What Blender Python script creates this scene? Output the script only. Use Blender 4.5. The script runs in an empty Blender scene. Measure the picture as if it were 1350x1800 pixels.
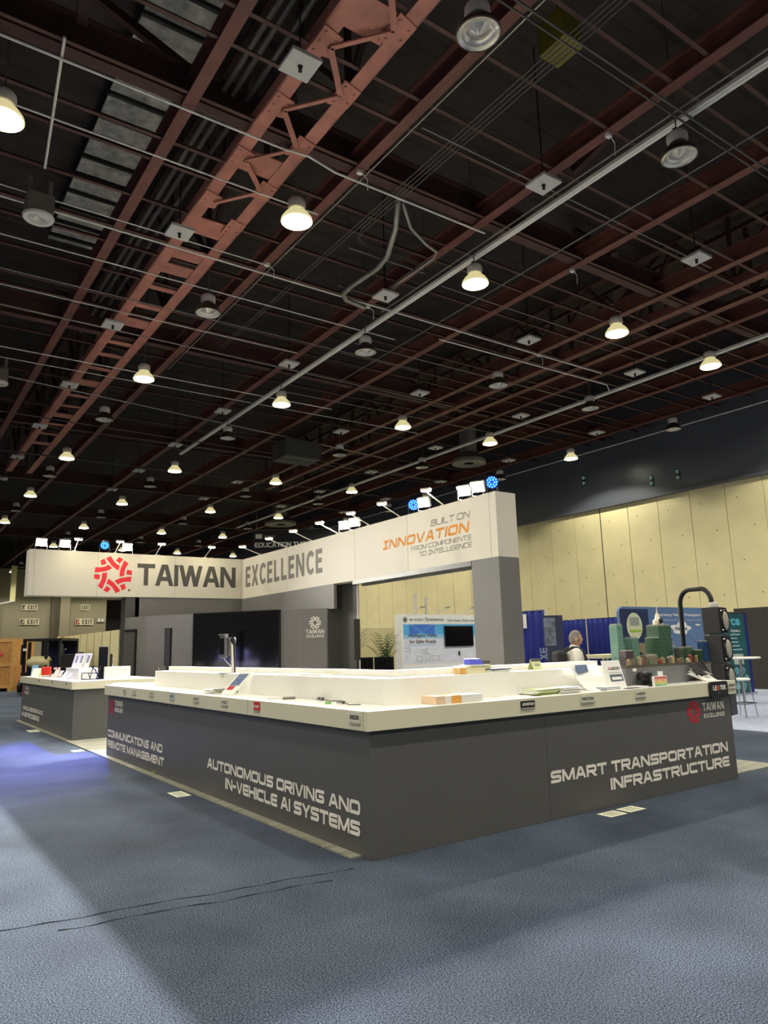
import bpy, bmesh, math, random
from mathutils import Vector, Matrix
random.seed(7)
PI = math.pi
sc = bpy.context.scene
COL = sc.collection

# ------------------------------------------------------------------ camera
cam = bpy.data.cameras.new('camera'); cam_o = bpy.data.objects.new('camera', cam); COL.objects.link(cam_o)
cam.sensor_fit = 'HORIZONTAL'; cam.sensor_width = 36.0; cam.lens = 36.0 * 1272.85 / 1350.0
cam.clip_start = 0.05; cam.clip_end = 300
YAW, PITCH, ROLL = 0.9585, 0.1851, -0.0261
_f = Vector((math.cos(YAW) * math.cos(PITCH), math.sin(YAW) * math.cos(PITCH), math.sin(PITCH)))
_r = Vector((math.sin(YAW), -math.cos(YAW), 0)); _u = _r.cross(_f)
_R = math.cos(ROLL) * _r + math.sin(ROLL) * _u; _U = -math.sin(ROLL) * _r + math.cos(ROLL) * _u
cam_o.matrix_world = Matrix(((_R.x, _U.x, -_f.x, -3.0897), (_R.y, _U.y, -_f.y, -4.657), (_R.z, _U.z, -_f.z, 1.5108), (0, 0, 0, 1)))
sc.camera = cam_o

# ------------------------------------------------------------------ world, exposure, light levels
w = bpy.data.worlds.new('world'); sc.world = w; w.use_nodes = True
w.node_tree.nodes['Background'].inputs[0].default_value = (1.0, 0.92, 0.82, 1)
w.node_tree.nodes['Background'].inputs[1].default_value = 0.105
sc.view_settings.view_transform = 'Standard'; sc.view_settings.look = 'None'
sc.view_settings.exposure = 0.35; sc.view_settings.gamma = 1.0; sc.view_settings.use_curve_mapping = False
L_LAMP, P_LAMP, L_FLOOD, P_FLOOD, L_ARM, P_BLUE = 30.0, 800.0, 60.0, 280.0, 13.0, 1700.0
WARM = (1.0, 0.94, 0.72); COOL = (1.0, 0.97, 0.88)

# ------------------------------------------------------------------ materials
def lin(c):
    return tuple(((v / 255) / 12.92 if v / 255 <= 0.04045 else ((v / 255 + 0.055) / 1.055) ** 2.4) for v in c)
_mc = {}
def mat(name, col, rough=0.5, metal=0.0, var=0.06, scale=6.0, bump=0.0, spec=0.5, emit=0.0, rgb=True):
    if name in _mc: return _mc[name]
    m = bpy.data.materials.new(name); m.use_nodes = True; nt = m.node_tree; b = nt.nodes['Principled BSDF']
    c = lin(col) if rgb else col
    b.inputs['Roughness'].default_value = rough; b.inputs['Metallic'].default_value = metal
    b.inputs['Specular IOR Level'].default_value = spec
    if emit:
        b.inputs['Emission Color'].default_value = (*c, 1); b.inputs['Emission Strength'].default_value = emit
        b.inputs['Base Color'].default_value = (*c, 1); _mc[name] = m; return m
    tc = nt.nodes.new('ShaderNodeTexCoord'); n = nt.nodes.new('ShaderNodeTexNoise')
    n.inputs['Scale'].default_value = scale; n.inputs['Detail'].default_value = 4
    nt.links.new(tc.outputs['Object'], n.inputs['Vector'])
    r = nt.nodes.new('ShaderNodeValToRGB'); r.color_ramp.elements[0].position = 0.3; r.color_ramp.elements[1].position = 0.7
    r.color_ramp.elements[0].color = (*[v * (1 - var) for v in c], 1)
    r.color_ramp.elements[1].color = (*[min(1, v * (1 + var)) for v in c], 1)
    nt.links.new(n.outputs['Fac'], r.inputs['Fac']); nt.links.new(r.outputs['Color'], b.inputs['Base Color'])
    if bump:
        bp = nt.nodes.new('ShaderNodeBump'); bp.inputs['Strength'].default_value = bump; bp.inputs['Distance'].default_value = 0.01
        nt.links.new(n.outputs['Fac'], bp.inputs['Height']); nt.links.new(bp.outputs['Normal'], b.inputs['Normal'])
    _mc[name] = m; return m

def carpet(name, dark, light, scale=170.0, big=0.35):
    m = bpy.data.materials.new(name); m.use_nodes = True; nt = m.node_tree; b = nt.nodes['Principled BSDF']
    b.inputs['Roughness'].default_value = 0.95; b.inputs['Specular IOR Level'].default_value = 0.15
    tc = nt.nodes.new('ShaderNodeTexCoord')
    n1 = nt.nodes.new('ShaderNodeTexNoise'); n1.inputs['Scale'].default_value = scale; n1.inputs['Detail'].default_value = 2; n1.inputs['Roughness'].default_value = 0.7
    n2 = nt.nodes.new('ShaderNodeTexNoise'); n2.inputs['Scale'].default_value = 0.9; n2.inputs['Detail'].default_value = 5
    for n in (n1, n2): nt.links.new(tc.outputs['Object'], n.inputs['Vector'])
    r = nt.nodes.new('ShaderNodeValToRGB'); r.color_ramp.elements[0].position = 0.41; r.color_ramp.elements[1].position = 0.60
    r.color_ramp.elements[0].color = (*dark, 1); r.color_ramp.elements[1].color = (*light, 1)
    nt.links.new(n1.outputs['Fac'], r.inputs['Fac'])
    mr = nt.nodes.new('ShaderNodeMapRange'); mr.inputs[1].default_value = 0.35; mr.inputs[2].default_value = 0.7
    mr.inputs[3].default_value = 1.0 - big; mr.inputs[4].default_value = 1.0 + big * 0.5
    nt.links.new(n2.outputs['Fac'], mr.inputs[0])
    mx = nt.nodes.new('ShaderNodeMix'); mx.data_type = 'RGBA'; mx.blend_type = 'MULTIPLY'; mx.inputs[0].default_value = 1.0
    nt.links.new(r.outputs['Color'], mx.inputs[6]); nt.links.new(mr.outputs[0], mx.inputs[7])
    nt.links.new(mx.outputs[2], b.inputs['Base Color'])
    bp = nt.nodes.new('ShaderNodeBump'); bp.inputs['Strength'].default_value = 0.5; bp.inputs['Distance'].default_value = 0.004
    nt.links.new(n1.outputs['Fac'], bp.inputs['Height']); nt.links.new(bp.outputs['Normal'], b.inputs['Normal'])
    _mc[name] = m; return m

def woody(name, c1, c2, scale=3.0, axis=0):
    m = bpy.data.materials.new(name); m.use_nodes = True; nt = m.node_tree; b = nt.nodes['Principled BSDF']
    b.inputs['Roughness'].default_value = 0.6
    tc = nt.nodes.new('ShaderNodeTexCoord'); mp = nt.nodes.new('ShaderNodeMapping')
    s = [14, 14, 14]; s[axis] = 1.2; mp.inputs['Scale'].default_value = s
    n = nt.nodes.new('ShaderNodeTexNoise'); n.inputs['Scale'].default_value = scale; n.inputs['Detail'].default_value = 6
    r = nt.nodes.new('ShaderNodeValToRGB'); r.color_ramp.elements[0].position = 0.35; r.color_ramp.elements[1].position = 0.68
    r.color_ramp.elements[0].color = (*lin(c1), 1); r.color_ramp.elements[1].color = (*lin(c2), 1)
    nt.links.new(tc.outputs['Object'], mp.inputs[0]); nt.links.new(mp.outputs[0], n.inputs['Vector'])
    nt.links.new(n.outputs['Fac'], r.inputs[0]); nt.links.new(r.outputs[0], b.inputs['Base Color'])
    _mc[name] = m; return m

M_CARPET = carpet('carpet_blue_grey', (0.006, 0.012, 0.027), (0.130, 0.162, 0.222), 120.0)
M_CARPET2 = carpet('carpet_pale_blue', (0.30, 0.33, 0.46), (0.50, 0.54, 0.68), 60.0, 0.15)
M_VINYL = woody('vinyl_plank', (114, 112, 98), (158, 156, 140), 2.0, 0)
M_GREY = mat('charcoal_laminate', (84, 83, 82), 0.42, var=0.03, scale=2.0)
M_GREYW = mat('grey_fabric_wall', (112, 110, 109), 0.5, var=0.04, scale=2.0)
M_GREYD = mat('dark_grey_panel', (70, 70, 68), 0.55, var=0.04, scale=2.0)
M_WHITE = mat('white_laminate', (240, 238, 230), 0.3, var=0.01, scale=2.0)
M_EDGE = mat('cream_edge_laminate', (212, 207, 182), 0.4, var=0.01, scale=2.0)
M_HEAD = mat('white_fascia', (214, 208, 196), 0.55, var=0.01, scale=1.5)
M_SEAM = mat('seam_grey', (165, 160, 148), 0.7)
M_TXTD = mat('letter_dark_grey', (74, 72, 70), 0.6)
M_TXTG = mat('letter_mid_grey', (116, 112, 106), 0.6)
M_TXTW = mat('letter_white', (226, 220, 212), 0.6)
M_ORANGE = mat('letter_orange', (208, 128, 8), 0.6)
M_REDEMB = mat('emblem_red', (222, 38, 52), 0.6)
M_REDEMB2 = mat('emblem_dark_red', (190, 34, 52), 0.6)
M_BLACK = mat('black_plastic', (18, 18, 20), 0.4)
M_SCREEN = mat('black_screen', (6, 6, 10), 0.12, spec=0.6)
M_OXIDE = mat('red_oxide_steel', (102, 58, 50), 0.58, var=0.22, scale=2.5)
M_OXIDEB = mat('red_oxide_lit_tone', (176, 114, 98), 0.55, var=0.2, scale=2.5)  # beams' oxide paint made paler: the truss's stronger light put into the colour
M_OXIDEP = mat('red_oxide_purlin', (74, 44, 38), 0.65, var=0.2, scale=2.5)
M_OXIDED = mat('dark_oxide_steel', (68, 40, 35), 0.7, var=0.2, scale=2.5)
M_DECK = mat('roof_deck_brown', (46, 38, 33), 0.8, var=0.3, scale=1.3)
M_DECKL = mat('roof_deck_pale', (178, 176, 168), 0.8, var=0.4, scale=5.0)
M_STEEL = mat('galvanised_conduit', (150, 146, 140), 0.4, metal=0.7, var=0.1)
M_STEELW = mat('painted_conduit', (228, 224, 218), 0.4, var=0.05)
M_STEELD = mat('dark_conduit', (88, 84, 80), 0.5, metal=0.3)
M_LAMPW = mat('lamp_white_cast', (216, 210, 204), 0.35)
M_LAMPB = mat('lamp_bronze', (70, 58, 50), 0.4, metal=0.3)
M_GLASS = mat('lamp_glass_off', (206, 202, 196), 0.12, metal=0.35, var=0.15, scale=9.0)
M_LIT = mat('lamp_glass_lit', tuple(int(255 * v) for v in (1, 0.985, 0.88)), emit=L_LAMP)
M_LITREF = mat('lamp_refractor_lit', (250, 238, 176), emit=0.5)
M_FLOOD = mat('flood_lit', (255, 251, 236), emit=L_FLOOD)
M_ARML = mat('arm_lit', (255, 244, 196), emit=L_ARM)
M_BLUE = mat('blue_led_lit', (30, 120, 255), emit=6.0)
M_CREAM = mat('cream_wall_panel', (234, 222, 172), 0.7, var=0.05, scale=1.2)
M_BLACKW = mat('black_upper_wall', (84, 88, 96), 0.33, var=0.1, scale=0.6)
M_OLIVE = mat('olive_grey_wall', (150, 142, 116), 0.8, var=0.05, scale=0.3)
M_OLIVED = mat('dark_recess', (40, 36, 32), 0.8)
M_DRAPE = mat('navy_drape', (38, 50, 138), 0.8, var=0.12, scale=8.0)
M_CHROME = mat('chrome', (200, 200, 200), 0.18, metal=1.0)
M_CRATE = woody('crate_wood', (168, 112, 52), (214, 158, 88), 3.0, 2)
M_GREEN = mat('palm_leaf', (66, 96, 44), 0.55, var=0.3)
M_PAPER = mat('white_paper', (244, 243, 238), 0.6, var=0.01)

# ------------------------------------------------------------------ mesh builder
class MB:
    def __init__(s): s.v = []; s.f = []; s.mi = []; s.M = Matrix.Identity(4); s.sm = []; s.words = []
    def add(s, vs, fs, m=0, smooth=False):
        o = len(s.v); s.v += [s.M @ Vector(p) for p in vs]
        for f in fs: s.f.append([i + o for i in f]); s.mi.append(m); s.sm.append(smooth)
        return s
    def box(s, x0, x1, y0, y1, z0, z1, m=0):
        return s.add([(x0, y0, z0), (x1, y0, z0), (x1, y1, z0), (x0, y1, z0), (x0, y0, z1), (x1, y0, z1), (x1, y1, z1), (x0, y1, z1)],
                     [(3, 2, 1, 0), (4, 5, 6, 7), (0, 1, 5, 4), (1, 2, 6, 5), (2, 3, 7, 6), (3, 0, 4, 7)], m)
    def obox(s, o, u, v, n, m=0):      # corner + three edge vectors
        o, u, v, n = map(Vector, (o, u, v, n))
        P = [o, o + u, o + u + v, o + v]; P += [p + n for p in P]
        return s.add(P, [(3, 2, 1, 0), (4, 5, 6, 7), (0, 1, 5, 4), (1, 2, 6, 5), (2, 3, 7, 6), (3, 0, 4, 7)], m)
    def bar(s, a, b, w_, h, m=0, up=(0, 0, 1)):
        a, b = Vector(a), Vector(b); d = (b - a); up = Vector(up)
        side = d.cross(up)
        if side.length < 1e-6: side = d.cross(Vector((1, 0, 0)))
        side.normalize(); n = side.cross(d).normalized()
        return s.obox(a - side * w_ / 2 - n * h / 2, side * w_, n * h, d, m)
    def poly(s, pts, m=0): return s.add(pts, [tuple(range(len(pts)))], m)
    def prism(s, pts, n, m=0):
        k = len(pts); n = Vector(n); P = [Vector(p) for p in pts]; P += [p + n for p in P]
        return s.add(P, [tuple(range(k))[::-1], tuple(range(k, 2 * k))] + [(i, (i + 1) % k, k + (i + 1) % k, k + i) for i in range(k)], m)
    def tube(s, pts, r, n=8, m=0, caps=True, r2=None):
        pts = [Vector(p) for p in pts]; k = len(pts); V = []; prev = None
        for i, p in enumerate(pts):
            d = (pts[min(i + 1, k - 1)] - pts[max(i - 1, 0)]).normalized()
            if prev is None:
                a = Vector((0, 0, 1)) if abs(d.z) < 0.9 else Vector((1, 0, 0)); u = d.cross(a).normalized()
            else:
                u = (prev - d * prev.dot(d)).normalized()
            prev = u; v = d.cross(u); rr = r if r2 is None else r + (r2 - r) * i / (k - 1)
            V += [p + (u * math.cos(2 * PI * j / n) + v * math.sin(2 * PI * j / n)) * rr for j in range(n)]
        F = [(i * n + j, i * n + (j + 1) % n, (i + 1) * n + (j + 1) % n, (i + 1) * n + j) for i in range(k - 1) for j in range(n)]
        s.add(V, F, m, True)
        if caps: s.add(V[:n], [tuple(range(n))[::-1]], m); s.add(V[-n:], [tuple(range(n))], m)
        return s
    def lathe(s, c, prof, n=20, m=0, M=None):
        c = Vector(c); V = []
        for r, z in prof:
            for j in range(n):
                p = Vector((r * math.cos(2 * PI * j / n), r * math.sin(2 * PI * j / n), z)); V.append(c + (M @ p if M else p))
        k = len(prof)
        s.add(V, [(i * n + j, i * n + (j + 1) % n, (i + 1) * n + (j + 1) % n, (i + 1) * n + j) for i in range(k - 1) for j in range(n)], m, True)
        return s
    def build(s, name, mats, parent=None, loc=None, bevel=0.0):
        if name == 'lettering' and len(s.words) > 1:
            W = s.words + [(len(s.v), len(s.f))]; o = None
            for (v0, f0), (v1, f1) in zip(W[:-1], W[1:]):
                if f1 == f0: continue
                q = MB(); q.v = s.v[v0:v1]; q.f = [[i - v0 for i in f] for f in s.f[f0:f1]]; q.mi = s.mi[f0:f1]; q.sm = s.sm[f0:f1]; o = q.build(name, mats, parent, loc)
            return o
        if not isinstance(mats, (list, tuple)): mats = [mats]
        off = Vector(loc) if loc is not None else Vector((0, 0, 0))
        if parent is not None: off = wloc(parent)
        me = bpy.data.meshes.new(name); me.from_pydata([tuple(p - off) for p in s.v], [], s.f)
        for m in mats: me.materials.append(m)
        me.polygons.foreach_set('material_index', s.mi); me.polygons.foreach_set('use_smooth', s.sm)
        me.validate(); me.update()
        if any(s.sm):
            me.set_sharp_from_angle(angle=math.radians(40))
        o = bpy.data.objects.new(name, me); COL.objects.link(o)
        if parent is not None: o.parent = parent
        else: o.location = off
        if bevel:
            bv = o.modifiers.new('bevel', 'BEVEL'); bv.width = bevel; bv.segments = 2; bv.limit_method = 'ANGLE'
        return o
def wloc(o):
    l = Vector(o.location)
    while o.parent: o = o.parent; l = l + Vector(o.location)
    return l
def thing(name, label, cat, loc=(0, 0, 0), group=None):
    o = bpy.data.objects.new(name, None); COL.objects.link(o); o.location = loc; o.empty_display_size = 0.1
    o['label'] = label; o['category'] = cat
    if group: o['group'] = group
    return o
def tag(o, label, cat, group=None, kind=None):
    o['label'] = label; o['category'] = cat
    if group: o['group'] = group
    if kind: o['kind'] = kind
    return o
def struct(o, label, cat): return tag(o, label, cat, kind='structure')
def copy_tree(o, parent=None):
    c = o.copy(); COL.objects.link(c)
    if parent is not None: c.parent = parent; c.matrix_parent_inverse = o.matrix_parent_inverse
    for ch in o.children: copy_tree(ch, c)
    return c
ORD = ['first', 'second', 'third', 'fourth', 'fifth', 'sixth', 'seventh', 'eighth', 'ninth', 'tenth', 'eleventh', 'twelfth', 'thirteenth', 'fourteenth', 'fifteenth', 'sixteenth', 'seventeenth', 'eighteenth', 'nineteenth', 'twentieth'] + ['%d%s' % (i, {1: 'st', 2: 'nd', 3: 'rd'}.get(i % 10, 'th')) for i in range(21, 80)]

# ------------------------------------------------------------------ stroke lettering (square sans)
GL = {
 'A': (1.0, [['d', (0, 0), (.44, 1)], ['d', (1, 0), (.56, 1)], [(.18, .28), (.82, .28)]]),
 'B': (.95, [[(0, 0), (0, 1)], ['r', (0, 1), (.9, 1), (.9, .52), (.05, .52)], ['r', (.05, .52), (1, .52), (1, 0), (.05, 0)]]),
 'C': (.95, [['r', (1, 1), (0, 1), (0, 0), (1, 0)]]),
 'D': (1.0, [['r', (0, 0), (0, 1), (1, 1), (1, 0), (0, 0)]]),
 'E': (.88, [['r', (1, 1), (0, 1), (0, 0), (1, 0)], [(0, .5), (.95, .5)]]),
 'F': (.85, [[(0, 0), (0, 1), (1, 1)], [(0, .5), (.9, .5)]]),
 'G': (1.0, [['r', (1, 1), (0, 1), (0, 0), (1, 0), (1, .5), (.5, .5)]]),
 'H': (.98, [[(0, 0), (0, 1)], [(1, 0), (1, 1)], [(0, .5), (1, .5)]]),
 'I': (.0, [[(0, 0), (0, 1)]]),
 '|': (.6, [[(0, 1), (1, 1)], [(.5, 0), (.5, 1)], [(0, 0), (1, 0)]]),
 'K': (.95, [[(0, 0), (0, 1)], ['d', (1, 1), (.15, .45)], ['d', (1, 0), (.35, .55)]]),
 'L': (.85, [['r', (0, 1), (0, 0), (1, 0)]]),
 'M': (1.2, [[(0, 0), (0, 1)], ['d', (.0, 1), (.5, .05)], ['d', (1, 1), (.5, .05)], [(1, 0), (1, 1)]]),
 'N': (1.0, [[(0, 0), (0, 1)], ['d', (.0, 1), (1, 0)], [(1, 0), (1, 1)]]),
 'O': (1.05, [['r', (.5, 0), (0, 0), (0, 1), (1, 1), (1, 0), (.5, 0)]]),
 'P': (.95, [[(0, 0), (0, 1)], ['r', (0, 1), (1, 1), (1, .42), (.05, .42)]]),
 'R': (.98, [[(0, 0), (0, 1)], ['r', (0, 1), (1, 1), (1, .42), (.05, .42)], ['d', (.5, .42), (1, 0)]]),
 'S': (.95, [['r', (1, 1), (0, 1), (0, .5), (1, .5), (1, 0), (0, 0)]]),
 'T': (.95, [[(0, 1), (1, 1)], [(.5, 1), (.5, 0)]]),
 'U': (1.0, [['r', (0, 1), (0, 0), (1, 0), (1, 1)]]),
 'V': (1.0, [['d', (0, 1), (.47, 0)], ['d', (1, 1), (.53, 0)]]),
 'W': (1.4, [['d', (0, 1), (.25, 0)], ['d', (.5, 1), (.25, 0)], ['d', (.5, 1), (.75, 0)], ['d', (1, 1), (.75, 0)]]),
 'X': (0.95, [['d', (0, 0), (1, 1)], ['d', (0, 1), (1, 0)]]),
 'Y': (.95, [['d', (0, 1), (.5, .42)], ['d', (1, 1), (.5, .42)], [(.5, .5), (.5, 0)]]),
 'Z': (.95, [[(0, 1), (1, 1), (0, 0), (1, 0)]]),
 '-': (.45, [[(0, .45), (1, .45)]]), '.': (.0, [[(0, 0), (0, .03)]]),
}
HUM = {  # humanist capitals for the two big header words
 'T': (.8, [[(0, 1), (1, 1)], [(.5, 1), (.5, 0)]]), 'A': (0.86, [['d', (0, 0), (.44, 1)], ['d', (1, 0), (.56, 1)], [(.18, .28), (.82, .28)]]),
 'I': (.001, [[(0, 0), (0, 1)]]), 'W': (1.25, [['d', (0, 1), (.25, 0)], ['d', (.5, 1), (.25, 0)], ['d', (.5, 1), (.75, 0)], ['d', (1, 1), (.75, 0)]]),
 'N': (0.78, [[(0, 0), (0, 1)], ['d', (.0, 1), (1, 0)], [(1, 0), (1, 1)]]), 'E': (.5, [[(1, 1), (0, 1), (0, 0), (1, 0)], [(0, .53), (.9, .53)]]),
 'X': (0.72, [['d', (0, 0), (1, 1)], ['d', (0, 1), (1, 0)]]), 'L': (.48, [[(0, 1), (0, 0), (1, 0)]]),
 'C': (.62, [[(1, .93), (.8, 1), (.5, 1), (.22, .9), (.06, .72), (0, .5), (.06, .28), (.22, .1), (.5, 0), (.8, 0), (1, .07)]]),
}
def round_poly(P, r):
    out = [P[0]]
    for i in range(1, len(P) - 1):
        a, b, c = Vector(P[i - 1]), Vector(P[i]), Vector(P[i + 1])
        d1, d2 = (a - b), (c - b)
        if d1.length < 1e-6 or d2.length < 1e-6: continue
        rr = min(r, d1.length * .49, d2.length * .49); p, q = b + d1.normalized() * rr, b + d2.normalized() * rr
        if abs(d1.normalized().cross(d2.normalized())) < .2: out.append(tuple(b)); continue
        for k in range(4):
            t = k / 3; out.append(tuple((1 - t) ** 2 * p + 2 * t * (1 - t) * b + t * t * q))
    out.append(P[-1]); return out
def strip(P, t):
    P = [Vector(p) for p in P]; n = len(P); L = []; Rr = []
    closed = (P[0] - P[-1]).length < 1e-5
    if not closed:
        P[0] = P[0] - (P[1] - P[0]).normalized() * t / 2; P[-1] = P[-1] + (P[-1] - P[-2]).normalized() * t / 2
    for i in range(n):
        if closed: a, c = (P[i - 1] if i > 0 else P[n - 2]), (P[i + 1] if i < n - 1 else P[1])
        else: a, c = P[max(i - 1, 0)], P[min(i + 1, n - 1)]
        d1 = (P[i] - a); d2 = (c - P[i])
        d1 = d1.normalized() if d1.length > 1e-7 else d2.normalized(); d2 = d2.normalized() if d2.length > 1e-7 else d1
        n1, n2 = Vector((-d1.y, d1.x)), Vector((-d2.y, d2.x)); m = n1 + n2
        if m.length < .2: m = n1
        m.normalize(); k = min(1.7, 1 / max(.35, m.dot(n1)))
        L.append(P[i] + m * t / 2 * k); Rr.append(P[i] - m * t / 2 * k)
    return L, Rr
def letters(mb, text, o, u, v, height, width, t=.17, slant=0.0, font=GL, gap=.09, m=0, lift=.003):
    """lay a line of capitals on a plane: o = lower left corner, u right, v up"""
    o, u, v = Vector(o), Vector(u).normalized(), Vector(v).normalized()
    asp = width / height; W0 = G0 = 0.0; T0 = 0.0
    for ch in text:
        if ch == ' ': G0 += .5
        else: W0 += font[ch][0] + gap; T0 += t
    a_ = (asp - T0 - slant) / (W0 + G0 - gap); x = 0; items = []
    wk = 0
    for ch in text:
        if ch == ' ': x += .5 * a_; wk += 1; continue
        w_, st = font[ch]; items.append((x, w_ * a_, st, wk)); x += (w_ + gap) * a_ + t
    last = -1; si = 0; nu = u.cross(v)
    for x0, w_, st, wk in items:
        if wk != last: mb.words.append((len(mb.v), len(mb.f))); last = wk
        for pl in st:
            si += 1; n = nu * (lift + .0004 * (si % 3))
            if pl[0] == 'd':
                (xa, ya), (xb, yb) = pl[1:]; xa, xb = x0 + t / 2 + xa * w_, x0 + t / 2 + xb * w_; dx, dy = xb - xa, yb - ya
                hw = t / 2 * min(1.6, math.hypot(dx, dy) / abs(dy)); V = [o + u * ((q[0] + slant * q[1]) * height) + v * (q[1] * height) + n for q in ((xa - hw, ya), (xa + hw, ya), (xb + hw, yb), (xb - hw, yb))]
                mb.add(V, [(0, 1, 2, 3) if dy > 0 else (3, 2, 1, 0)], m); continue
            rnd = pl[0] == 'r'; P = [p for p in pl if p != 'r']
            P = [(x0 + t / 2 + p[0] * w_, t / 2 + p[1] * (1 - t)) for p in P]
            if rnd: P = round_poly(P, .2)
            a, b = strip(P, t); V = []
            for q in a + b:
                V.append(o + u * ((q.x + slant * q.y) * height) + v * (q.y * height) + n)
            k = len(a); mb.add(V, [(i, k + i, k + i + 1, i + 1) for i in range(k - 1)], m)
    return mb
def words(mb, text, o, u, v, height, width, m=0, lift=.003, bold=0.0, shear=0.0):
    """lower-case lettering from Blender's built-in face, fitted to a box"""
    cu = bpy.data.curves.new('t', 'FONT'); cu.body = text; cu.offset = bold; cu.resolution_u = 3; cu.shear = shear
    ob = bpy.data.objects.new('t', cu); COL.objects.link(ob); dg = bpy.context.evaluated_depsgraph_get()
    me = bpy.data.meshes.new_from_object(ob.evaluated_get(dg)); vs = [p.co.copy() for p in me.vertices]; fs = [tuple(p.vertices) for p in me.polygons]
    bpy.data.objects.remove(ob); bpy.data.curves.remove(cu); bpy.data.meshes.remove(me)
    if not vs: return mb
    x0, x1 = min(p.x for p in vs), max(p.x for p in vs); y0, y1 = min(p.y for p in vs), max(p.y for p in vs)
    o, u, v = Vector(o), Vector(u).normalized(), Vector(v).normalized(); n = u.cross(v) * lift
    mb.add([o + u * ((p.x - x0) / (x1 - x0) * width) + v * ((p.y - y0) / (y1 - y0) * height) + n for p in vs], fs, m); return mb
def emblem(mb, c, u, v, r, m=0, lift=.003, m2=None, sx=1.0):
    """six interlaced curved bars around a hexagonal hole"""
    c, u, v = Vector(c), Vector(u).normalized() * sx, Vector(v).normalized(); n = u.normalized().cross(v) * lift
    Lp = [(-.41, .874), (-.33, .75), (-.225, .632), (-.13, .51), (-.018, .402), (.12, .305), (.257, .23)]
    Rp = [(-.156, .989), (-.08, .85), (.005, .724), (.08, .64), (.165, .575), (.245, .53), (.326, .494)]
    st = [(.097, .77), (.303, .598), (.487, .839), (.28, .966)]
    for k in range(6):
        a = -k * PI / 3; ca, sa = math.cos(a), math.sin(a)
        T = lambda p: c + (u * (p[0] * ca - p[1] * sa) + v * (p[0] * sa + p[1] * ca)) * r + n
        V = [T(p) for p in Lp] + [T(p) for p in Rp]; q = len(Lp)
        mb.add(V, [(i, i + 1, q + i + 1, q + i) for i in range(q - 1)], m); mb.add([T(p) for p in st], [(0, 1, 2, 3)], m)
    return mb
X, Y, Z = Vector((1, 0, 0)), Vector((0, 1, 0)), Vector((0, 0, 1))

# ================================================================== SETTING
fl = MB(); fl.box(-32, 22.6, -30, 72.2, -.2, 0); struct(fl.build('floor', M_CARPET), 'blue-grey speckled carpet covering the hall floor', 'floor')
b = MB(); b.box(-.09, 5.98, .14, 15.3, 0, .012)
struct(b.build('floor.001', M_VINYL), 'pale wood-look vinyl floor under the exhibition stand', 'floor')
b = MB(); b.box(8.95, 22.4, -8, 12.6, 0, .012)
struct(b.build('floor.002', M_CARPET2), 'pale blue carpet of the stands across the aisle on the right', 'floor')
b = MB()
for base, x0, x1 in ((.32, -6.0, -.2), (.155, -2.1, -.45)):
    P = []; n = 60
    for i in range(n + 1):
        x = x0 + (x1 - x0) * i / n; P.append((x, base - .133 * (x + 3) + .012 * math.sin(x * 7.0) + .008 * math.sin(x * 17.0), .0015 + .0022 * math.sin(x * 23.0)))
    b.tube(P, .0028, 6)
struct(b.build('trim_1', mat('carpet_seam', (50, 57, 70), .95)), 'dark crease and seam in the carpet in front of the stand corner', 'seam')

# right wall: padded cream panels below, black wall above
b = MB(); yy = 1.10; WX = 22.5
while yy < 72:
    b.box(WX, WX + .15, yy + .012, yy + 1.418, 0, 7.27)
    for k, zz in enumerate((1.9, 3.1, 4.3, 5.5, 6.6)):
        yc = yy + (.45 if k % 2 else .98); b.box(WX - .006, WX, yc - .02, yc + .02, zz - .02, zz + .02, 1)
    yy += 1.43
b.box(WX + .06, WX + .2, -30, 72, 0, 7.27, 1); b.box(WX - .004, WX + .1, 15.375, 15.425, 0, 7.27, 1)
struct(b.build('wall_right', [M_CREAM, mat('panel_gap', (92, 86, 64), .8)]), 'tall cream wall of upright panels along the right of the hall', 'wall')
b = MB(); b.box(WX - .1, WX + .3, -30, 72, 7.27, 12.6); b.box(WX - .22, WX + .3, -30, 72, 7.20, 7.30)
struct(b.build('wall_right_upper', M_BLACKW), 'black painted upper part of the right hall wall', 'wall')
b = MB(); b.box(-32, 5.5, 72, 72.3, 0, 12.6); b.box(5.5, 16.1, 72, 72.3, 0, 10.2); b.box(16.1, 22.6, 72.0, 72.3, 7.0, 12.6)
b.box(16.1, 22.6, 76, 76.3, 0, 8, 2); b.box(10.9, 11.62, 71.7, 72, 0, 9.7, 1); b.box(11.62, 12.5, 71.3, 72, 0, 9.7, 0); b.box(17.7, 18.3, 71.8, 72.3, 0, 7, 0); b.box(4.8, 6.2, 71.4, 72, 2.8, 9.8, 0)
b.box(5.0, 22.6, 71.6, 72.3, 9.8, 12.6, 2)
struct(b.build('wall_back', [M_OLIVE, mat('olive_shadow', (96, 88, 70), .8), M_OLIVED]), 'olive-grey far end wall of the hall with painted exit signs', 'wall')
b = MB(); b.box(4.74, 4.9, 17.5, 34.5, 0, 2.46)
for k in range(13): b.box(4.73, 4.74, 18 + 1.3 * k, 18.03 + 1.3 * k, 0, 2.46, 1)
struct(b.build('wall_partition', [M_CREAM, mat('panel_gap', (0, 0, 0))]), 'low cream panel partition behind the left counter', 'partition wall')
b = MB(); b.box(13.0, 19.5, 25.2, 25.35, 0, 2.46)
struct(b.build('wall_partition.001', M_CREAM), 'low cream partition behind the two palms', 'partition wall')
b = MB(); b.box(18.8, 19.0, -2, 7.75, .12, 2.42); b.box(18.75, 19.05, -2, 7.7, 0, .12)
struct(b.build('wall_divider', mat('brown_black_wall', (58, 52, 48), .7)), 'dark brown stand wall at the right edge behind the bar stool', 'partition wall')

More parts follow.
